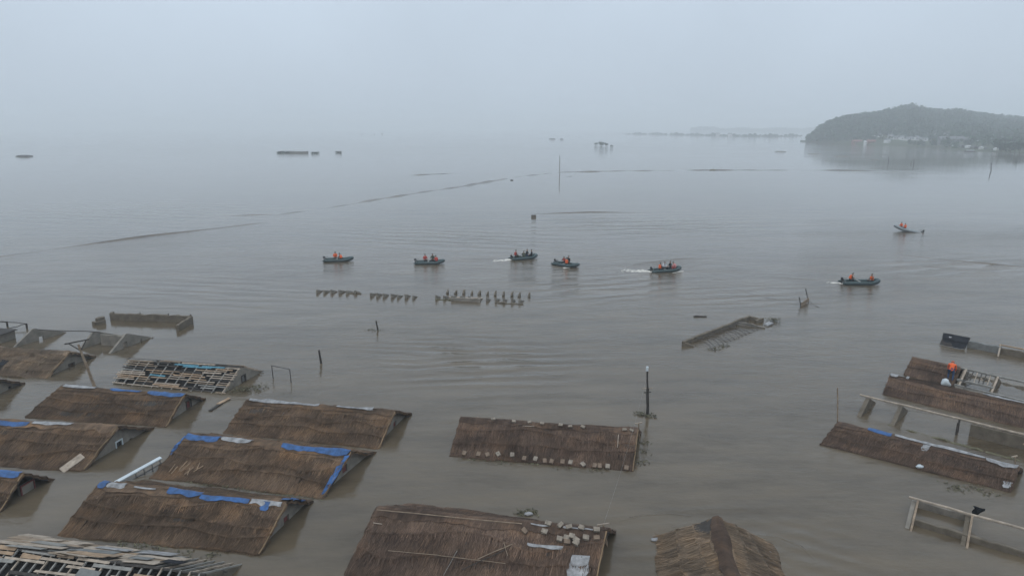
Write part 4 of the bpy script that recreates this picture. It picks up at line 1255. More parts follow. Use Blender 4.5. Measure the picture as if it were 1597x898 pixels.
stick(rf16, z4(365, 306), z4(640, 330), 'pale lath along the course seam of the large roof', 0.014, 'wood')
stick(rf16, z4(640, 332), z4(1000, 375), 'long lath end to end with a pale lath on the large roof', 0.014, 'wood')
stick(rf16, z4(285, 155), z4(332, 162), 'tiny pale stick near the ridge corner of the large roof', 0.02, 'wood_pale')
stick(rf16, z4(305, 85), z4(1090, 160), 'long straw-coloured pole along the large roof ridge', 0.022, 'wood', lift=0.26)
z5 = lambda x, y: (680 + x / 4.436, 560 + y / 4.436)
stick(rf15, z5(1262, 520), z5(1255, 610), 'pale lath standing up the slope of the lone roof', 0.025)
stick(rf15, z5(600, 460), z5(680, 463), 'short pale lath under the lone roof ridge', 0.025)
rf3 = HOUSES[1][1]
for k in range(9):
    u = 262 + rng.uniform(0, 45)
    v = 735 + rng.uniform(-8, 6)
    stick(rf3, (u, v), (u + rng.uniform(4, 16), v - rng.uniform(4, 14)), 'loose tan stick scattered near the eave of the blue-edged roof', 0.025, 'wood_tan', 'sticks on the blue-edged roof')

# ------------------------------------------------------------------ people
DG = None
def skin_mesh(name, nodes, edges, seg):
    """one continuous body grown from a skeleton; faces coloured by the bone they sit on"""
    m = bpy.data.meshes.new('skeleton')
    names = list(nodes)
    m.from_pydata([nodes[k][0] for k in names], [(names.index(a), names.index(b)) for a, b in edges], [])
    o = bpy.data.objects.new('skeleton', m)
    COL.objects.link(o)
    md = o.modifiers.new('skin', 'SKIN')
    for k, v in zip(names, m.skin_vertices[0].data):
        v.radius = (nodes[k][1], nodes[k][1])
        v.use_root = (k == 'pelvis')
    o.modifiers.new('sub', 'SUBSURF').levels = 1
    dg = bpy.context.evaluated_depsgraph_get()
    me = bpy.data.meshes.new_from_object(o.evaluated_get(dg))
    V = [np.array(v.co) for v in me.vertices]
    F = [tuple(p.vertices) for p in me.polygons]
    bpy.data.objects.remove(o)
    pts = np.array([nodes[k][0] for k in names])
    mi = []
    for f in F:
        c = np.mean([V[i] for i in f], 0)
        best, bd = 0, 9
        for a, b in edges:
            A, B = np.array(nodes[a][0]), np.array(nodes[b][0])
            t = np.clip(np.dot(c - A, B - A) / np.dot(B - A, B - A), 0, 1)
            dd = np.linalg.norm(c - A - (B - A) * t) - 0.8 * (nodes[a][1] * (1 - t) + nodes[b][1] * t)
            if dd < bd: bd, best = dd, seg.get((a, b), 0)
        mi.append(best)
    return V, F, mi
def body_nodes(pose):
    N = {}
    if pose == 'seated':
        N.update(pelvis=((0, 0, 0), .15), waist=((.0, 0, .2), .14), chest=((.03, 0, .40), .165), neck=((.05, 0, .55), .062), jaw=((.07, 0, .63), .078), head=((.065, 0, .73), .098), crown=((.055, 0, .81), .06), nose=((.165, 0, .70), .02))
        arms = {s: [(.03, s * .19, .47), (.10, s * .27, .24), (.30, s * .18, .16)] for s in (-1, 1)}
        legs = {s: [(.04, s * .1, -.02), (.44, s * .15, .03), (.42, s * .15, -.36), (.56, s * .16, -.41)] for s in (-1, 1)}
    elif pose == 'leaning':
        N.update(pelvis=((0, 0, 0), .15), waist=((.07, 0, .19), .14), chest=((.17, 0, .36), .165), neck=((.24, 0, .49), .062), jaw=((.29, 0, .56), .078), head=((.30, 0, .655), .098), crown=((.30, 0, .735), .06), nose=((.395, 0, .62), .02))
        arms = {s: [(.17, s * .19, .42), (.30, s * .27, .20), (.50, s * .15, .18)] for s in (-1, 1)}
        legs = {s: [(.04, s * .1, -.02), (.42, s * .17, .05), (.36, s * .17, -.35), (.50, s * .18, -.40)] for s in (-1, 1)}
    else:                                                   # stooping on a roof
        N.update(pelvis=((0, 0, 0), .155), waist=((.14, 0, .14), .14), chest=((.32, 0, .24), .165), neck=((.46, 0, .26), .062), jaw=((.54, 0, .25), .078), head=((.61, 0, .29), .098), crown=((.66, 0, .34), .06), nose=((.66, 0, .20), .02))
        arms = {1: [(.33, .19, .22), (.40, .24, -.06), (.50, .16, -.28)], -1: [(.33, -.19, .22), (.36, -.25, -.05), (.48, -.2, -.26)]}
        legs = {1: [(.0, .1, -.06), (.22, .14, -.38), (.02, .14, -.74), (.16, .15, -.79)], -1: [(.0, -.1, -.06), (.06, -.14, -.42), (-.16, -.14, -.74), (-.02, -.15, -.79)]}
    E = [('pelvis', 'waist'), ('waist', 'chest'), ('chest', 'neck'), ('neck', 'jaw'), ('jaw', 'head'), ('head', 'crown'), ('head', 'nose')]
    S = {('pelvis', 'waist'): 1, ('waist', 'chest'): 1, ('chest', 'neck'): 1, ('neck', 'jaw'): 0, ('jaw', 'head'): 0, ('head', 'crown'): 0, ('head', 'nose'): 0}
    hands = []
    for s in (-1, 1):
        k = 'l' if s < 0 else 'r'
        a, b, c = map(np.array, arms[s])
        hd = c + unit(c - b) * 0.08
        N[k + 'sh'], N[k + 'el'], N[k + 'wr'], N[k + 'pm'] = (tuple(a), .075), (tuple(b), .052), (tuple(c), .034), (tuple(hd), .036)
        E += [('chest', k + 'sh'), (k + 'sh', k + 'el'), (k + 'el', k + 'wr'), (k + 'wr', k + 'pm')]
        S.update({('chest', k + 'sh'): 1, (k + 'sh', k + 'el'): 1, (k + 'el', k + 'wr'): 1, (k + 'wr', k + 'pm'): 0})
        hands.append((hd, unit(c - b), s))
        h_, kn, an, to = legs[s]
        N[k + 'hp'], N[k + 'kn'], N[k + 'an'], N[k + 'to'] = (h_, .105), (kn, .072), (an, .046), (to, .04)
        E += [('pelvis', k + 'hp'), (k + 'hp', k + 'kn'), (k + 'kn', k + 'an'), (k + 'an', k + 'to')]
        S.update({('pelvis', k + 'hp'): 2, (k + 'hp', k + 'kn'): 2, (k + 'kn', k + 'an'): 2, (k + 'an', k + 'to'): 3})
    return N, E, S, hands
BODY = {}
for pose in ('seated', 'leaning', 'stooping'):
    N, E_, S_, hands = body_nodes(pose)
    V, F, mi = skin_mesh(pose, N, E_, S_)
    for hd, dr, s in hands:                                  # five bent fingers on each palm
        side = unit(np.cross(dr, (0, 0, 1))) * s
        for q, (o_, ln) in enumerate(((-.03, .07), (-.01, .085), (.01, .08), (.03, .065))):
            b0 = hd + side * o_
            v, f = tube_vf([b0 - dr * .02, b0 + dr * ln * .6, b0 + dr * ln * .9 + np.array([0, 0, -ln * .5])], [.011, .010, .008], 5)
            k = len(V)
            V += v
            F += [tuple(i + k for i in g) for g in f]
            mi += [0] * len(f)
        v, f = tube_vf([hd - dr * .05 - side * .03, hd - side * .06 + dr * .01, hd - side * .055 + dr * .045], [.013, .011, .009], 5)
        k = len(V)
        V += v
        F += [tuple(i + k for i in g) for g in f]
        mi += [0] * len(f)
    BODY[pose] = (V, F, mi, N)
BM = {}
def person(label, pos, head, pose, top, trousers, vest=None, hair='hair', group=None, scale=1.16):
    V, F, mi, N = BODY[pose]
    key = (pose, top, trousers)
    if key not in BM:
        BM[key] = mesh('person', V, F, [M['skin'], M[top], M[trousers], M['black']], mi, True)
    o = bpy.data.objects.new('person', BM[key])
    COL.objects.link(o)
    o.location = pos
    o.rotation_euler = (0, 0, head)
    o.scale = (scale,) * 3
    tag(o, label, 'person', group)
    # hair cap
    hd, cr = np.array(N['head'][0]), np.array(N['crown'][0])
    up = unit(cr - np.array(N['jaw'][0]))
    key = ('hair', pose, hair)
    if key not in BM:
        bm = bmesh.new()
        bmesh.ops.create_icosphere(bm, subdivisions=2, radius=0.112)
        fw = unit(np.array(N['nose'][0]) - hd)
        bad = [v for v in bm.verts if np.dot(np.array(v.co), up) < -0.03 + 0.55 * max(0, np.dot(np.array(v.co), fw))]
        bmesh.ops.delete(bm, geom=bad, context='VERTS')
        bm.verts.index_update()
        hv, hf_ = [np.array(v.co) + hd + up * 0.012 for v in bm.verts], [tuple(v.index for v in f.verts) for f in bm.faces]
        bm.free()
        BM[key] = mesh('hair', hv, hf_, M[hair], smooth=True)
    c = bpy.data.objects.new('hair' if hair == 'hair' else 'cap', BM[key])
    COL.objects.link(c)
    c.parent = o
    if vest:
        key = ('vest', pose, vest)
        if key not in BM:
            w, ch = np.array(N['waist'][0]), np.array(N['chest'][0])
            ax = unit(ch - w)
            sd = np.array([0, 1., 0])
            fr = np.cross(sd, ax)
            vv, ff = [], []
            rings = [(-.10, .165, .185), (0.0, .175, .20), (.12, .185, .215), (.22, .19, .225), (.29, .16, .21), (.33, .09, .14)]
            for z_, rx, ry in rings:
                for k in range(14):
                    a = 2 * math.pi * k / 14
                    bulge = 1.12 if math.cos(a) > 0.35 else 1.0
                    vv.append(w + ax * z_ + fr * math.cos(a) * rx * bulge + sd * math.sin(a) * ry)
            for r in range(len(rings) - 1):
                for k in range(14):
                    ff.append((r * 14 + k, r * 14 + (k + 1) % 14, (r + 1) * 14 + (k + 1) % 14, (r + 1) * 14 + k))
            BM[key] = mesh('life_vest', vv, ff, M[vest], smooth=True)
        c = bpy.data.objects.new('life_vest', BM[key])
        COL.objects.link(c)
        c.parent = o
    return o

# ------------------------------------------------------------------ inflatable boats
def boat_meshes():
    out = {}
    L, Bm, r = 4.7, 0.74, 0.24
    cl = []
    for t in np.linspace(0, 1, 9): cl.append((-L / 2 + t * (L * 0.68), -Bm, 0.16 + 0.03 * t))
    for a in np.linspace(-80, 80, 11):
        q = math.radians(a)
        cl.append((L * 0.18 + math.cos(q) * (L * 0.32 - r) , math.sin(q) * Bm, 0.19 + 0.26 * max(0, math.cos(q)) ** 1.4))
    for t in np.linspace(1, 0, 9): cl.append((-L / 2 + t * (L * 0.68), Bm, 0.16 + 0.03 * t))
    rad = [0.05, 0.19] + [r] * (len(cl) - 4) + [0.19, 0.05]
    out['tube'] = tube_vf(cl, rad, 12)
    pr = [p for p in cl[3:-3]]
    V, F = [], []
    for s in (-1, 1):
        pass
    out['rub_strake'] = tube_vf([np.array(p) + unit(np.array([p[0] * 0.3 if abs(p[1]) < .72 else 0, p[1], 0])) * r * 0.98 for p in pr], 0.03, 5)
    fl = [(-L / 2 + .35, -.6, .08), (-L / 2 + .35, .6, .08), (L * .2, .6, .1), (L * .36, .3, .16), (L * .36, -.3, .16), (L * .2, -.6, .1)]
    n = len(fl)
    out['floor'] = (fl + [(x, y, z - .06) for x, y, z in fl], [tuple(range(n - 1, -1, -1)), tuple(range(n, 2 * n))] + [(i, (i + 1) % n, n + (i + 1) % n, n + i) for i in range(n)])
    out['transom'] = beam_vf((-L / 2 + .38, -.6, .28), (-L / 2 + .38, .6, .28), .05, .42)
    out['thwart'] = beam_vf((-.2, -.62, .36), (-.2, .62, .36), .22, .04)
    x = -L / 2 + .2
    cow = tube_vf([(x, 0, .5), (x - .02, 0, .55), (x - .03, 0, .72), (x - .02, 0, .8)], [.12, .16, .15, .08], 9)
    leg = beam_vf((x - .02, 0, .52), (x - .08, 0, -.25), .1, .14)
    til = tube_vf([(x + .1, .02, .66), (x + .55, .06, .7)], .022, 6)
    br = beam_vf((x + .18, -.1, .46), (x + .18, .1, .46), .14, .16)
    out['outboard_motor'] = join([cow, leg, til, br])
    return out
BMESH = {}
for k, (V, F) in boat_meshes().items():
    mt = dict(tube='hull', rub_strake='black', floor='hull_floor', transom='hull_floor', thwart='wood_grey', outboard_motor='black')[k]
    BMESH[k] = mesh(k, V, F, M[mt], smooth=(k in ('tube', 'rub_strake')))
    if k == 'tube':
        BMESH['tube_pale'] = mesh(k, V, F, M['hull_pale'], smooth=True)
def boat(label, px, heading, crew, pale=False, pitch=0.0, sc=1.0, what='dark inflatable boat'):
    p = P(*px)
    b = empty('inflatable_boat', p, label, 'boat', 'inflatable rescue boats')
    b.rotation_euler = (0, -pitch, heading)
    b.scale = (sc,) * 3
    for k in ('tube', 'rub_strake', 'floor', 'transom', 'thwart', 'outboard_motor'):
        o = bpy.data.objects.new(k, BMESH['tube_pale' if (pale and k == 'tube') else k])
        COL.objects.link(o)
        o.parent = b
    ca, sa = math.cos(heading), math.sin(heading)
    for (x, y, turn, pose, top, tr, vest, lab) in crew:
        z = (0.44 if abs(y) > 0.5 else 0.50) + x * math.sin(pitch)
        q = p + sc * np.array([x * ca - y * sa, x * sa + y * ca, z])
        person(lab, q, heading + turn, pose, top, tr, vest)
R_ = math.radians
boat('inflatable boat carrying two people in orange side by side, off the first sunken pen', (528, 407), R_(6), [
    (-.55, .6, R_(-80), 'seated', 'orange', 'olive', 'orange', 'person in orange vest sitting upright behind another in the boat off the first pen'),
    (.55, -.55, R_(150), 'leaning', 'brown', 'olive', 'orange', 'person in orange vest leaning forward in the boat off the first pen')])
boat('inflatable boat with two people in red vests around one in dark clothes', (670, 411), R_(1), [
    (-.75, .55, R_(-60), 'seated', 'red', 'blackcloth', 'red', 'person in red vest by the motor, beside one in dark clothes'),
    (.45, .5, R_(-100), 'seated', 'olive', 'blackcloth', None, 'person in dark clothes between two red vests'),
    (1.15, -.55, R_(120), 'leaning', 'red', 'blackcloth', 'red', 'person in red vest leaning at the bow, beside one in dark clothes')])
boat('inflatable boat with four people, two darkly dressed at the bow, leaving a short wake', (817, 403.5), R_(24), [
    (-1.3, .3, R_(0), 'seated', 'brown', 'olive', 'red', 'helmsman in dull red vest in the boat of four with dark bow pair'),
    (-.3, -.55, R_(60), 'leaning', 'olive', 'olive', None, 'hunched person in olive in the boat of four with dark bow pair'),
    (.75, .55, R_(-60), 'seated', 'blackcloth', 'navy', None, 'dark figure facing another dark figure near a boat bow'),
    (1.15, -.5, R_(140), 'seated', 'blackcloth', 'blackcloth', None, 'dark figure perched at the bow of the boat of four')])
boat('inflatable boat turning away between the others with three people close together', (883, 414.5), R_(-42), [
    (-.7, .58, R_(-80), 'leaning', 'brown', 'blackcloth', 'red', 'person in dull red vest at the back of the turning boat'),
    (.1, .5, R_(-90), 'seated', 'blackcloth', 'olive', None, 'person in black in the middle of the turning boat'),
    (.5, -.55, R_(100), 'seated', 'olive', 'olive', 'orange', 'person in olive with orange vest on the side of the turning boat')])
boat('inflatable boat with a white-shirted passenger and a white wake', (1038, 423), R_(8), [
    (-1.05, -.5, R_(20), 'seated', 'brown', 'blackcloth', 'orange', 'helmsman in bright orange vest beside the white-shirted passenger'),
    (-.25, .5, R_(-60), 'leaning', 'whitecloth', 'blackcloth', None, 'passenger in white shirt leaning forward in a boat'),
    (.75, .1, R_(-170), 'seated', 'blackcloth', 'blackcloth', None, 'tall person all in black facing the white-shirted passenger'),
    (1.35, -.3, R_(160), 'leaning', 'pink', 'red', 'pink', 'person in pink top crouched at the bow of the boat with white wake')], pitch=0.03)
boat('long inflatable boat with one orange vest at each end and empty middle', (1341, 442.5), R_(-4), [
    (-1.2, .2, R_(-10), 'leaning', 'olive', 'blackcloth', 'orange', 'helmsman in orange vest steering the boat with the empty middle'),
    (1.15, -.5, R_(190), 'seated', 'olive', 'blackcloth', 'orange', 'person in orange vest at the bow of the boat with the empty middle')], sc=1.08)
boat('pale grey inflatable boat with raised bow far from the others', (1416, 361), R_(162), [
    (.55, .45, R_(-60), 'seated', 'orange', 'blackcloth', 'orange', 'person in orange vest in the pale grey boat'),
    (.95, -.45, R_(40), 'seated', 'orange', 'blackcloth', 'orange', 'person in orange vest in the pale grey boat')], pale=True, pitch=0.2, sc=1.2)
for o in COL.objects:
    if o.get('label') == 'person in orange vest in the pale grey boat': o['group'] = 'people in the pale grey boat'
p = on_plane(1482, 590, rf20.R0 + rf20.nrm['f'] * 0.12, rf20.nrm['f'])
person('person in orange top and blue trousers stooping on the half-stripped roof', p + (0, 0, 0.80), R_(55), 'stooping', 'orange', 'navy', None, 'orange')
# wakes
def foam(label, a, b, w0, w1, n, seed):
    r = np.random.default_rng(seed)
    A, B = P(*a), P(*b)
    d = unit(B - A)
    nr = np.array([-d[1], d[0], 0])
    V, F = [], []
    for k in range(n):
        t = r.random() ** 1.5
        c = A + (B - A) * t + nr * r.normal(0, 1) * (w0 + (w1 - w0) * t)
        m_ = 7
        rr = r.uniform(.05, .24) * (1.1 - 0.6 * t)
        k0 = len(V)
        for j in range(m_):
            q = 2 * math.pi * j / m_
            V.append(c + d * math.cos(q) * rr * 1.6 * r.uniform(.7, 1.2) + nr * math.sin(q) * rr * r.uniform(.6, 1.1) + np.array([0, 0, .006]))
        V.append(c + np.array([0, 0, r.uniform(.02, .1) * (1 - t)+.01]))
        F += [(k0 + j, k0 + (j + 1) % m_, k0 + m_) for j in range(m_)]
    tag(obj('wake_foam', V, F, M['foam']), label, 'foam', None, 'stuff')
foam('white wake behind the boat with the white-shirted passenger', (1016, 423.5), (968, 421), .18, .8, 170, 1)
foam('foam under the bow of the boat with the white-shirted passenger', (1063, 423), (1050, 426), .05, .15, 30, 2)
foam('short wake behind the boat with the dark bow pair', (797, 405), (768, 407), .15, .5, 90, 3)
foam('foam line before the turning boat', (880, 417.5), (888, 417.5), .08, .1, 16, 4)
foam('thin wake behind the boat with the empty middle', (1312, 442), (1285, 440), .1, .4, 26, 5)
crest([(1063, 421), (1085, 414), (1110, 410)], .3, .07, 21)
crest([(795, 405), (740, 404), (690, 401)], .4, .07, 22)
crest([(1310, 441), (1250, 436), (1190, 432)], .4, .07, 23)

# ------------------------------------------------------------------ drowned things far out
def hip_roof(label, u, v, w, d_, h_, ov, mat='house_roof', wallh=0.6, cat='roof'):
    p = P(u, v)
    e = empty('distant_flooded_house', p, label, 'house')
    V = [p + np.array(q) for q in ((-w / 2, -d_ / 2, wallh), (w / 2, -d_ / 2, wallh), (w / 2, d_ / 2, wallh), (-w / 2, d_ / 2, wallh), (-w / 2 + ov, 0, wallh + h_), (w / 2 - ov, 0, wallh + h_))]
    obj('roof', V, [(0, 1, 5, 4), (1, 2, 5), (2, 3, 4, 5), (3, 0, 4), (3, 2, 1, 0)], M[mat], e)
    V, F = beam_vf(p + (-w / 2 + .5, 0, wallh / 2 - .5), p + (w / 2 - .5, 0, wallh / 2 - .5), d_ - 1, wallh + 1)
    obj('wall', V, F, M['mud'], e)
hip_roof('far flooded house with flat broad roof amid drowned treetops', 467, 239, 14, 7, 0.35, .6, 'wood_grey', 1.25)
hip_roof('small far roof barely above the flood, off by itself', 38, 244.5, 10, 6, 0.8, 2, 'wood_dark', 0.4)
hip_roof('tiny hazy far roof, larger of two side by side', 861, 217.5, 13, 8, 1.5, 3, 'wood_dark', 0.5)
hip_roof('tiny hazy far roof, smaller of two side by side', 876, 217.8, 7, 6, 1.5, 2, 'wood_dark', 0.5)
hip_roof('far low roof before the wooded hill tip', 1217, 237, 9, 6, .5, 2, 'wood_grey', 0.15)
hip_roof('far low roof like a dark bar before the hill tip', 1270, 240.5, 10, 5, .45, 2, 'wood_grey', 0.12)
hip_roof('far low roof between the dark bar and the hill poles', 1312, 244.5, 9, 5, .4, 2, 'wood_grey', 0.1)
hip_roof('small far roof nearest the faint hill pole', 1365, 249.5, 5, 4, .35, 1.5, 'wood_grey', 0.1)
e = empty('distant_ruin', P(832, 339), 'dark square stub of masonry alone past the boats', 'ruin')
V, F = rough_wall_vf(P(828.5, 339), P(836, 339), -0.8, .36, .42, .7, 90, .07)
obj('mud_wall', V, F, M['mud_brown'], e)
V, F = beam_vf(P(828.5, 339) + (0, 0, .47), P(835.5, 339) + (0, 0, .5), .65, .07)
obj('lintel', V, F, M['wood_dark'], e)
floaty('floating_log', 'small dark log afloat alone by the drowned dike', 'log', (796, 281.5), (800.5, 281.5), 0.6, 0.5, 'wood_dark')
floaty('floating_log', 'thin drifting log beside the very tall pole', 'log', (885, 276), (892, 275), 0.6, 0.15, 'wood_dark')
def treelet(name, label, p, hgt, rad, seed, n=90, group=None, leaf=0.5, trunk=True):
    r = np.random.default_rng(seed)
    e = empty(name, p, label, 'tree', group)
    pts = [p + np.array([0, 0, -0.6]), p + np.array([r.normal(0, .1), 0, hgt * .35]), p + np.array([r.normal(0, .2), r.normal(0, .2), hgt * .7])]
    parts = [tube_vf(pts, [hgt * .035, hgt * .026, hgt * .012], 6)]
    tips = []
    for k in range(6):
        a = r.uniform(0, 6.28)
        q = pts[1] + np.array([math.cos(a) * rad * .6, math.sin(a) * rad * .6, hgt * r.uniform(.15, .4)])
        tips.append(q)
        parts.append(tube_vf([pts[1] + (pts[2] - pts[1]) * r.random() * .6, q], [hgt * .014, hgt * .006], 5))
    V, F = join(parts)
    obj('trunk', V, F, M['bark'], e)
    V, F = [], []
    cl = [p + np.array([r.normal(0, rad * .45), r.normal(0, rad * .45), hgt * r.uniform(.38, .92)]) for _ in range(9)] + tips
    for k in range(n):
        c = cl[r.integers(len(cl))] + r.normal(0, rad * .24, 3) * (1, 1, min(1, .45 * hgt / rad))
        c[2] = max(c[2], p[2] + .1)
        x, y = unit(r.normal(0, 1, 3)), unit(r.normal(0, 1, 3))
        s = leaf * r.uniform(.6, 1.4)
        k0 = len(V)
        V += [c - x * s, c + y * s * .6, c + x * s, c - y * s * .6]
        F.append((k0, k0 + 1, k0 + 2, k0 + 3))
    obj('crown', V, F, M['leaf'], e)
for k, (u, v, hh, rr, lab) in enumerate(((930, 226.5, 2.4, 2.2, 'small drowned treetop at the far-off clump, low and round'), (938.5, 227.5, 4.0, 3.6, 'largest drowned treetop of the far-off clump'), (945.5, 228, 2.8, 2.4, 'middle-sized drowned treetop next to the largest one'), (954, 229.5, 1.8, 1.5, 'smallest drowned treetop at the edge of the clump'),
                                        (440, 239, 1.0, 3.6, 'low drowned bush beside the far flat-roofed house'), (452, 239, 1.2, 3.2, 'second low drowned bush touching the far flat-roofed house'), (528, 238.5, .9, 2.2, 'lonely low bush on the open side of the far flat-roofed house'), (490, 239.5, .8, 2.4, 'low bush hugging the flat-roofed house wall'),
                                        (596, 210, 4, 4, 'hazy dark treetop, largest of a faint far trio'), (584, 210.3, 2.5, 2.5, 'hazy dark treetop in the middle of a faint far trio'), (565, 210, 2.5, 2.5, 'faintest treetop of the far trio'))):
    treelet('drowned_tree', lab, P(u, v), hh, rr, 300 + k, 150, 'drowned treetops far out', leaf=max(.4, rr * .3))

# ------------------------------------------------------------------ wooded hill, villages, islands
SIL = np.array([(1255, 222), (1262, 219), (1270, 207), (1280, 198), (1296, 190), (1314, 183.5), (1329, 180), (1365, 176), (1385, 171), (1405, 168), (1417, 167), (1441, 170.5), (1463, 173.5), (1486, 172), (1519, 177), (1553, 181), (1597, 185), (1660, 190), (1760, 200)])
SHO = np.array([(1255, 221.5), (1262, 221.6), (1374, 227), (1463, 229.5), (1504, 235), (1555, 238.5), (1597, 240.5), (1660, 243), (1760, 246)])
def az_u(x, y): return 798.5 + FPX * x / (y * CP) if y > 0 else 0
def shore_d(u): return P(798.5, float(np.interp(u, SHO[:, 0], SHO[:, 1])))[1]
def ridge_d(u): return 1060 + (u - 1262) * 0.85
def ridge_h(u):
    v = float(np.interp(u, SIL[:, 0], SIL[:, 1]))
    d_ = ray(u, v)
    return max(0.5, CH + d_[2] / d_[1] * ridge_d(u) - 7.0)
hw_n = Wob(0.02, 6, 44)
def hill_h(u, D):
    s, r = shore_d(u), ridge_d(u)
    r = max(r, s + 40)
    q = (D - s) / (r - s)
    ex = 0.75 + 1.0 * np.clip((u - 1300) / 260, 0, 1)
    hh = ridge_h(u)
    if q <= 0: return -1.0 + q * 2
    if q <= 1: return 0.5 + hh * math.sin(math.pi / 2 * q) ** (1.1 * ex) + 1.0 * float(hw_n(u * 2, D)) * q
    return hh * max(0, 1 - (q - 1) ** 1.5) + 0.5
us = np.linspace(1250, 1760, 120)
V, F = [], []
NQ = 46
for u in us:
    s, r = shore_d(u), max(ridge_d(u), shore_d(u) + 40)
    for j in range(NQ):
        D = s - 4 + (r - s) * 2.0 * (j / (NQ - 1)) ** 1.1
        x = (u - 798.5) / FPX * CP * D
        V.append((x, D, hill_h(u, D)))
for i in range(len(us) - 1):
    for j in range(NQ - 1):
        F.append((i * NQ + j, (i + 1) * NQ + j, (i + 1) * NQ + j + 1, i * NQ + j + 1))
tag(obj('hill', V, F, M['ground'], smooth=True), kind='structure')
def hill_hit(u, v):
    d_ = ray(u, v)
    D = shore_d(u) - 2
    while D < 1500:
        z = CH + d_[2] / d_[1] * D
        if z <= hill_h(u, D): break
        D += 1.0
    return np.array([d_[0] / d_[1] * D, D, hill_h(u, D)])
# houses on the slope
def far_house(label, pos, w, d_, wh, rot, roof='house_roof', wall='house_wall', group='white houses on the hillside', storeys=1):
    e = empty('hill_house', pos, label, 'house', group)
    e.rotation_euler = (0, 0, rot)
    Z = np.array(pos)
    def put(nm, V, F, mt, par=e):
        o = bpy.data.objects.new(nm, mesh(nm, V, F, M[mt]))
        COL.objects.link(o)
        o.parent = par
        return o
    V, F = beam_vf((-w / 2, 0, wh / 2 - 1.5), (w / 2, 0, wh / 2 - 1.5), d_, wh + 3)
    wl = put('wall', V, F, wall)
    rh = d_ * .32
    o_ = .5
    V = [(-w / 2 - o_, -d_ / 2 - o_, wh - .1), (w / 2 + o_, -d_ / 2 - o_, wh - .1), (w / 2 + o_, d_ / 2 + o_, wh - .1), (-w / 2 - o_, d_ / 2 + o_, wh - .1), (-w / 2 - o_, 0, wh + rh), (w / 2 + o_, 0, wh + rh)]
    put('roof', V, [(0, 1, 5, 4), (2, 3, 4, 5), (3, 0, 4), (1, 2, 5), (3, 2, 1, 0)], roof)
    for k in range(int(w / 2.4)):
        for st in range(storeys):
            x = -w / 2 + 1.3 + k * 2.4
            V, F = beam_vf((x, -d_ / 2 - .01, 1.0 + st * 2.7), (x, -d_ / 2 - .01, 2.2 + st * 2.7), 1.1, .12, (0, 1, 0))
            put('window', V, F, 'glass', wl)
Z1 = lambda x, y: (1240 + x / 4.473, 150 + y / 4.473)
HL = [((535, 282), 7, 'gabled house nearest the tip of the trio above red sheds'), ((565, 285), 6, 'middle house of the trio above red sheds'), ((592, 287), 6, 'house farthest from the tip of the trio above red sheds'),
      ((663, 297), 8, 'white house nearest the hill tip in the long row'), ((690, 302), 8, 'second white house from the hill tip in the long row'), ((716, 304), 7, 'third white house from the hill tip in the long row'), ((742, 306), 6, 'fourth white house from the hill tip in the long row'),
      ((775, 312), 6, 'fifth, lower white house from the hill tip in the long row'), ((808, 308), 8, 'sixth white house from the hill tip in the long row'), ((842, 310), 7, 'seventh white house from the hill tip in the long row'), ((872, 312), 6, 'eighth white house from the hill tip in the long row'), ((906, 313), 7, 'white house ending the long row away from the hill tip'),
      ((640, 328), 9, 'white house at the shore below the long row'), ((963, 275), 6, 'tall white house high on the wooded slope'), ((1055, 273), 6, 'white house high on the slope beside the tall one'),
      ((1280, 288), 7, 'white house in the trees above a pair of gables'), ((1256, 322), 7, 'white gabled house farther from the shore trees of a low pair'), ((1377, 323), 7, 'white gabled house nearer the shore trees of a low pair'), ((1500, 265), 7, 'highest white house near the hill shoulder'), ((1440, 312), 7, 'white house behind the shore trees')]
for k, (zz, w, lab) in enumerate(HL):
    far_house(lab + ' on the far hill', hill_hit(*Z1(*zz)), w * .6, 5, 2.6 + 1.2 * (k % 3 == 0), R_(-25 + 12 * ((k * 7) % 5)) + (R_(90) if k in (0, 16, 17, 13) else 0), storeys=1)
far_house('red roofed shed at the foot of the far hill, nearer the tip', hill_hit(*Z1(430, 330)), 11, 6, 2.4, R_(-8), 'house_roof_red', 'house_roof_red', 'red sheds at the hill foot')
far_house('red roofed shed at the foot of the far hill, behind the white shore hut', hill_hit(*Z1(528, 330)), 9, 6, 2.4, R_(-8), 'house_roof_red', 'house_roof_red', 'red sheds at the hill foot')
far_house('white shore hut with pale roof at the foot of the far hill', hill_hit(*Z1(502, 341)), 7, 5, 2.6, R_(-6), 'house_wall', 'house_wall', 'shore huts')
far_house('long low reddish-grey building on the far hill shore', hill_hit(*Z1(1100, 328)), 28, 9, 4.5, R_(-14), 'house_roof', 'concrete', 'shore buildings')
for k, x in enumerate((1085, 1112, 1150, 1178, 1205, 1240, 1265, 1295, 1330, 1385, 1398)):
    y = 352 + (x - 1085) * 0.085
    nm = ['dark', 'pale', 'grey'][k % 3]
    far_house(f'tiny {nm} shed in the straggling line along the far hill shore', hill_hit(*Z1(x, y + 2)), 3.5 + (k % 3), 3, 1.7, R_(-20 + k * 9), ['wood_dark', 'house_wall', 'house_roof'][k % 3], ['wood_dark', 'house_wall', 'concrete'][k % 3], f'{nm} shore sheds')
e = empty('barge', P(*Z1(1218, 388)), 'long flat pale barge moored below the shore sheds', 'boat')
V, F = beam_vf(P(*Z1(1180, 388)) + (0, 0, .4), P(*Z1(1255, 389)) + (0, 0, .4), 3, 1.0)
obj('hull', V, F, M['wood_dark'], e)
V, F = beam_vf(P(*Z1(1190, 388)) + (0, 0, 1.2), P(*Z1(1250, 389)) + (0, 0, 1.2), 2.4, .6)
obj('deckhouse', V, F, M['white'], e)

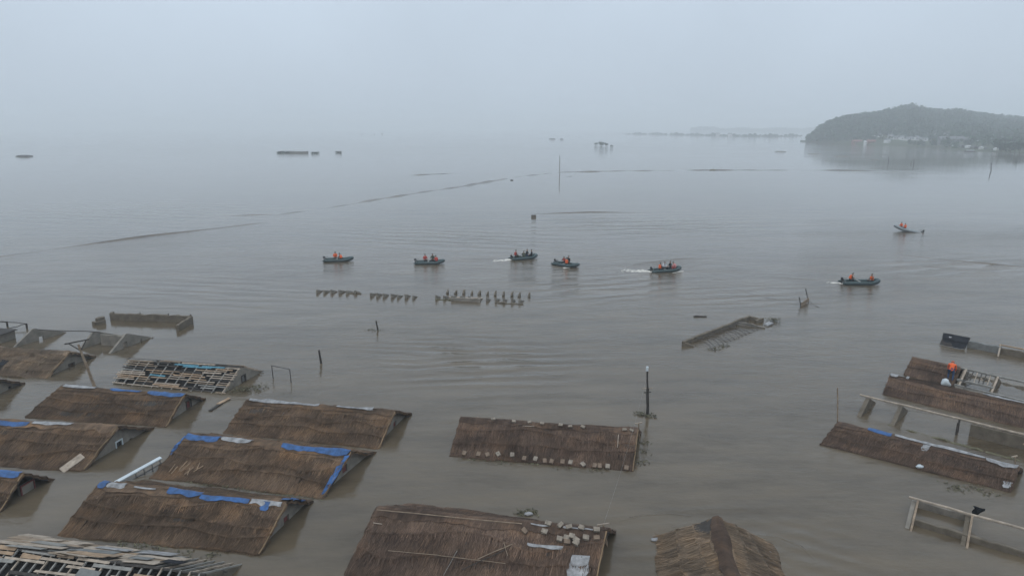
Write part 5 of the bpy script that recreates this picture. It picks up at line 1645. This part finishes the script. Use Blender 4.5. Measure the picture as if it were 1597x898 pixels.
def wood(label, pts, seed, n_leaf=20, leaf=1.3, hmin=5, hmax=9):
    """a far wood as one mass of leaf clumps"""
    r = np.random.default_rng(seed)
    pts = np.asarray(pts)
    n = len(pts)
    hh = r.uniform(hmin, hmax, n)
    c = np.repeat(pts, n_leaf, 0)
    hr = np.repeat(hh, n_leaf)
    dirs = r.normal(0, 1, (n * n_leaf, 3))
    dirs /= np.linalg.norm(dirs, axis=1)[:, None]
    rad = r.uniform(.5, 1, n * n_leaf) ** .5
    c = c + dirs * rad[:, None] * np.stack([hr * .42, hr * .42, hr * .45], 1)
    c[:, 2] += hr * .55
    x, y = r.normal(0, 1, c.shape), r.normal(0, 1, c.shape)
    x /= np.linalg.norm(x, axis=1)[:, None]
    y /= np.linalg.norm(y, axis=1)[:, None]
    s = (r.uniform(.6, 1.4, len(c)) * leaf)[:, None]
    V = np.stack([c - x * s, c + y * s * .7, c + x * s, c - y * s * .7], 1).reshape(-1, 3)
    F = np.arange(len(V)).reshape(-1, 4)
    return tag(obj('wood', V, F, M['leaf']), label, 'trees', None, 'stuff')
houses_xy = np.array([o.location[:2] for o in COL.objects if o.name.startswith('hill_house')])
pts = []
r = np.random.default_rng(77)
while len(pts) < 5200:
    u = r.uniform(1261, 1700)
    s, rd = shore_d(u), max(ridge_d(u), shore_d(u) + 40)
    q = r.uniform(0.02, 1.25) if u < 1500 else r.uniform(0.12, 1.25)
    D = s + (rd - s) * q
    x = (u - 798.5) / FPX * CP * D
    z = hill_h(u, D)
    if q < 0.5 and u > 1320 and r.random() < 0.35: continue
    dd = houses_xy - (x, D)
    near = (np.abs(dd[:, 0]) < 8) & (dd[:, 1] > -6) & (dd[:, 1] < 45)
    if near.any(): continue
    pts.append((x, D, z))
wood('dark hazy wood covering the far hill', pts, 5, 20, 1.6, 3.5, 10.5)
top = []
for k in range(26):
    u = r.uniform(1403, 1424)
    D = ridge_d(u) + r.uniform(-10, 10)
    top.append(((u - 798.5) / FPX * CP * D, D, hill_h(u, D) + r.uniform(0, 3) * (u > 1412)))
wood('taller clump of trees on the far hill summit', top, 6, 30, 1.6, 7, 11)
for k, (u, v, hh) in enumerate(((1562, 238, 10), (1570, 238.5, 7.5), (1577, 239, 7), (1584, 239.5, 8), (1591, 240, 9), (1598, 240, 8.5))):
    treelet('shore_tree', ['tallest dark tree at the end of the shore clump', 'low tree next to the tallest shore tree', 'lowest rounded tree amid the shore clump', 'middling tree amid the shore clump', 'broad tree near the end of the shore clump away from the tallest', 'tree ending the shore clump away from the tallest one'][k],
            P(u, v) + (0, 6, 0.2), hh, hh * .38, 500 + k, 260, 'trees on the far hill shore', leaf=.8)
# low tree-lined island and the ridge behind it
def strip_land(name, pix, depth, hgt, seed):
    V, F = [], []
    for u, v in pix:
        p = P(u, v)
        for dy, z in ((-8, -1), (0, hgt * .6), (depth * .5, hgt), (depth, -1)):
            k = (p[1] + dy) / p[1]
            V.append((p[0] * k, p[1] + dy, z))
    for i in range(len(pix) - 1):
        for j in range(3):
            F.append((i * 4 + j, (i + 1) * 4 + j, (i + 1) * 4 + j + 1, i * 4 + j + 1))
    tag(obj(name, V, F, M['ground'], smooth=True), kind='structure')
isl = [(974, 209.6), (1010, 210), (1060, 211), (1110, 212.2), (1160, 213.4), (1210, 213.4), (1250, 212.6)]
strip_land('island', isl, 60, 1.2, 1)
ip = []
for k in range(900):
    u = r.uniform(974, 1250)
    if 1118 < u < 1122 or 1136 < u < 1142 or (u > 1214 and r.random() < .6): continue
    v = np.interp(u, [a for a, b in isl], [b for a, b in isl])
    p = P(u, v)
    q = r.uniform(4, 40)
    if r.random() < 0.25 + 0.3 * math.sin(u * .35) + 0.2 * math.sin(u * .9): continue
    ip.append((p[0] * (1 + q / p[1]), p[1] + q, -1.2 + 1.6 * math.sin(u * .21) + 1.0 * math.sin(u * .77) - 2.5 * max(0, (1010 - u) / 36)))
wood('thin line of trees on the far low island', ip, 8, 14, 1.6, 3, 7.5)
for k, (u, lab) in enumerate(((1120, 'white house in a gap of the island tree line'), (1139, 'white house in the wider gap of the island tree line'))):
    p = P(u, np.interp(u, [a for a, b in isl], [b for a, b in isl]))
    far_house(lab, p + (0, 4, 0.6), 9, 8, 5, R_(-10), group='island houses')
far2 = [(1076, 206.0), (1120, 206.2), (1180, 206.4), (1240, 206.4), (1300, 206.4), (1360, 206.4)]
strip_land('far_ridge', far2, 250, 12, 2)
fp = []
for k in range(900):
    u = r.uniform(1078, 1330)
    p = P(u, 206.3)
    q = r.uniform(5, 160)
    fp.append((p[0] * (1 + q / p[1]), p[1] + q, 9 * math.sin(min(1, q / 125) * 1.57) + 2 * math.sin(u * .11) + 4 * (u < 1120)))
wood('hazy wooded ridge behind the far low island', fp, 9, 12, 3.5, 8, 15)

# ------------------------------------------------------------------ haze
hz = bpy.data.materials.new('haze')
hz.use_nodes = True
t = hz.node_tree
t.nodes.clear()
out = t.nodes.new('ShaderNodeOutputMaterial')
pv = t.nodes.new('ShaderNodeVolumePrincipled')
pv.inputs['Color'].default_value = (0.945, 0.985, 1.0, 1)
pv.inputs['Density'].default_value = 0.00062
pv.inputs['Anisotropy'].default_value = 0.0
t.links.new(pv.outputs[0], out.inputs['Volume'])
X, Y0, Y1, ZB, ZT = EXT + 50, -350, EXT + 50, -2.0, 84.0
V = [(-X, Y0, ZB), (X, Y0, ZB), (X, Y1, ZB), (-X, Y1, ZB), (-X, Y0, ZT), (X, Y0, ZT), (X, Y1, ZT), (-X, Y1, ZT)]
o = obj('haze', V, BOXF, hz)
tag(o, 'thin grey rain haze over the whole flood plain', 'haze', None, 'stuff')
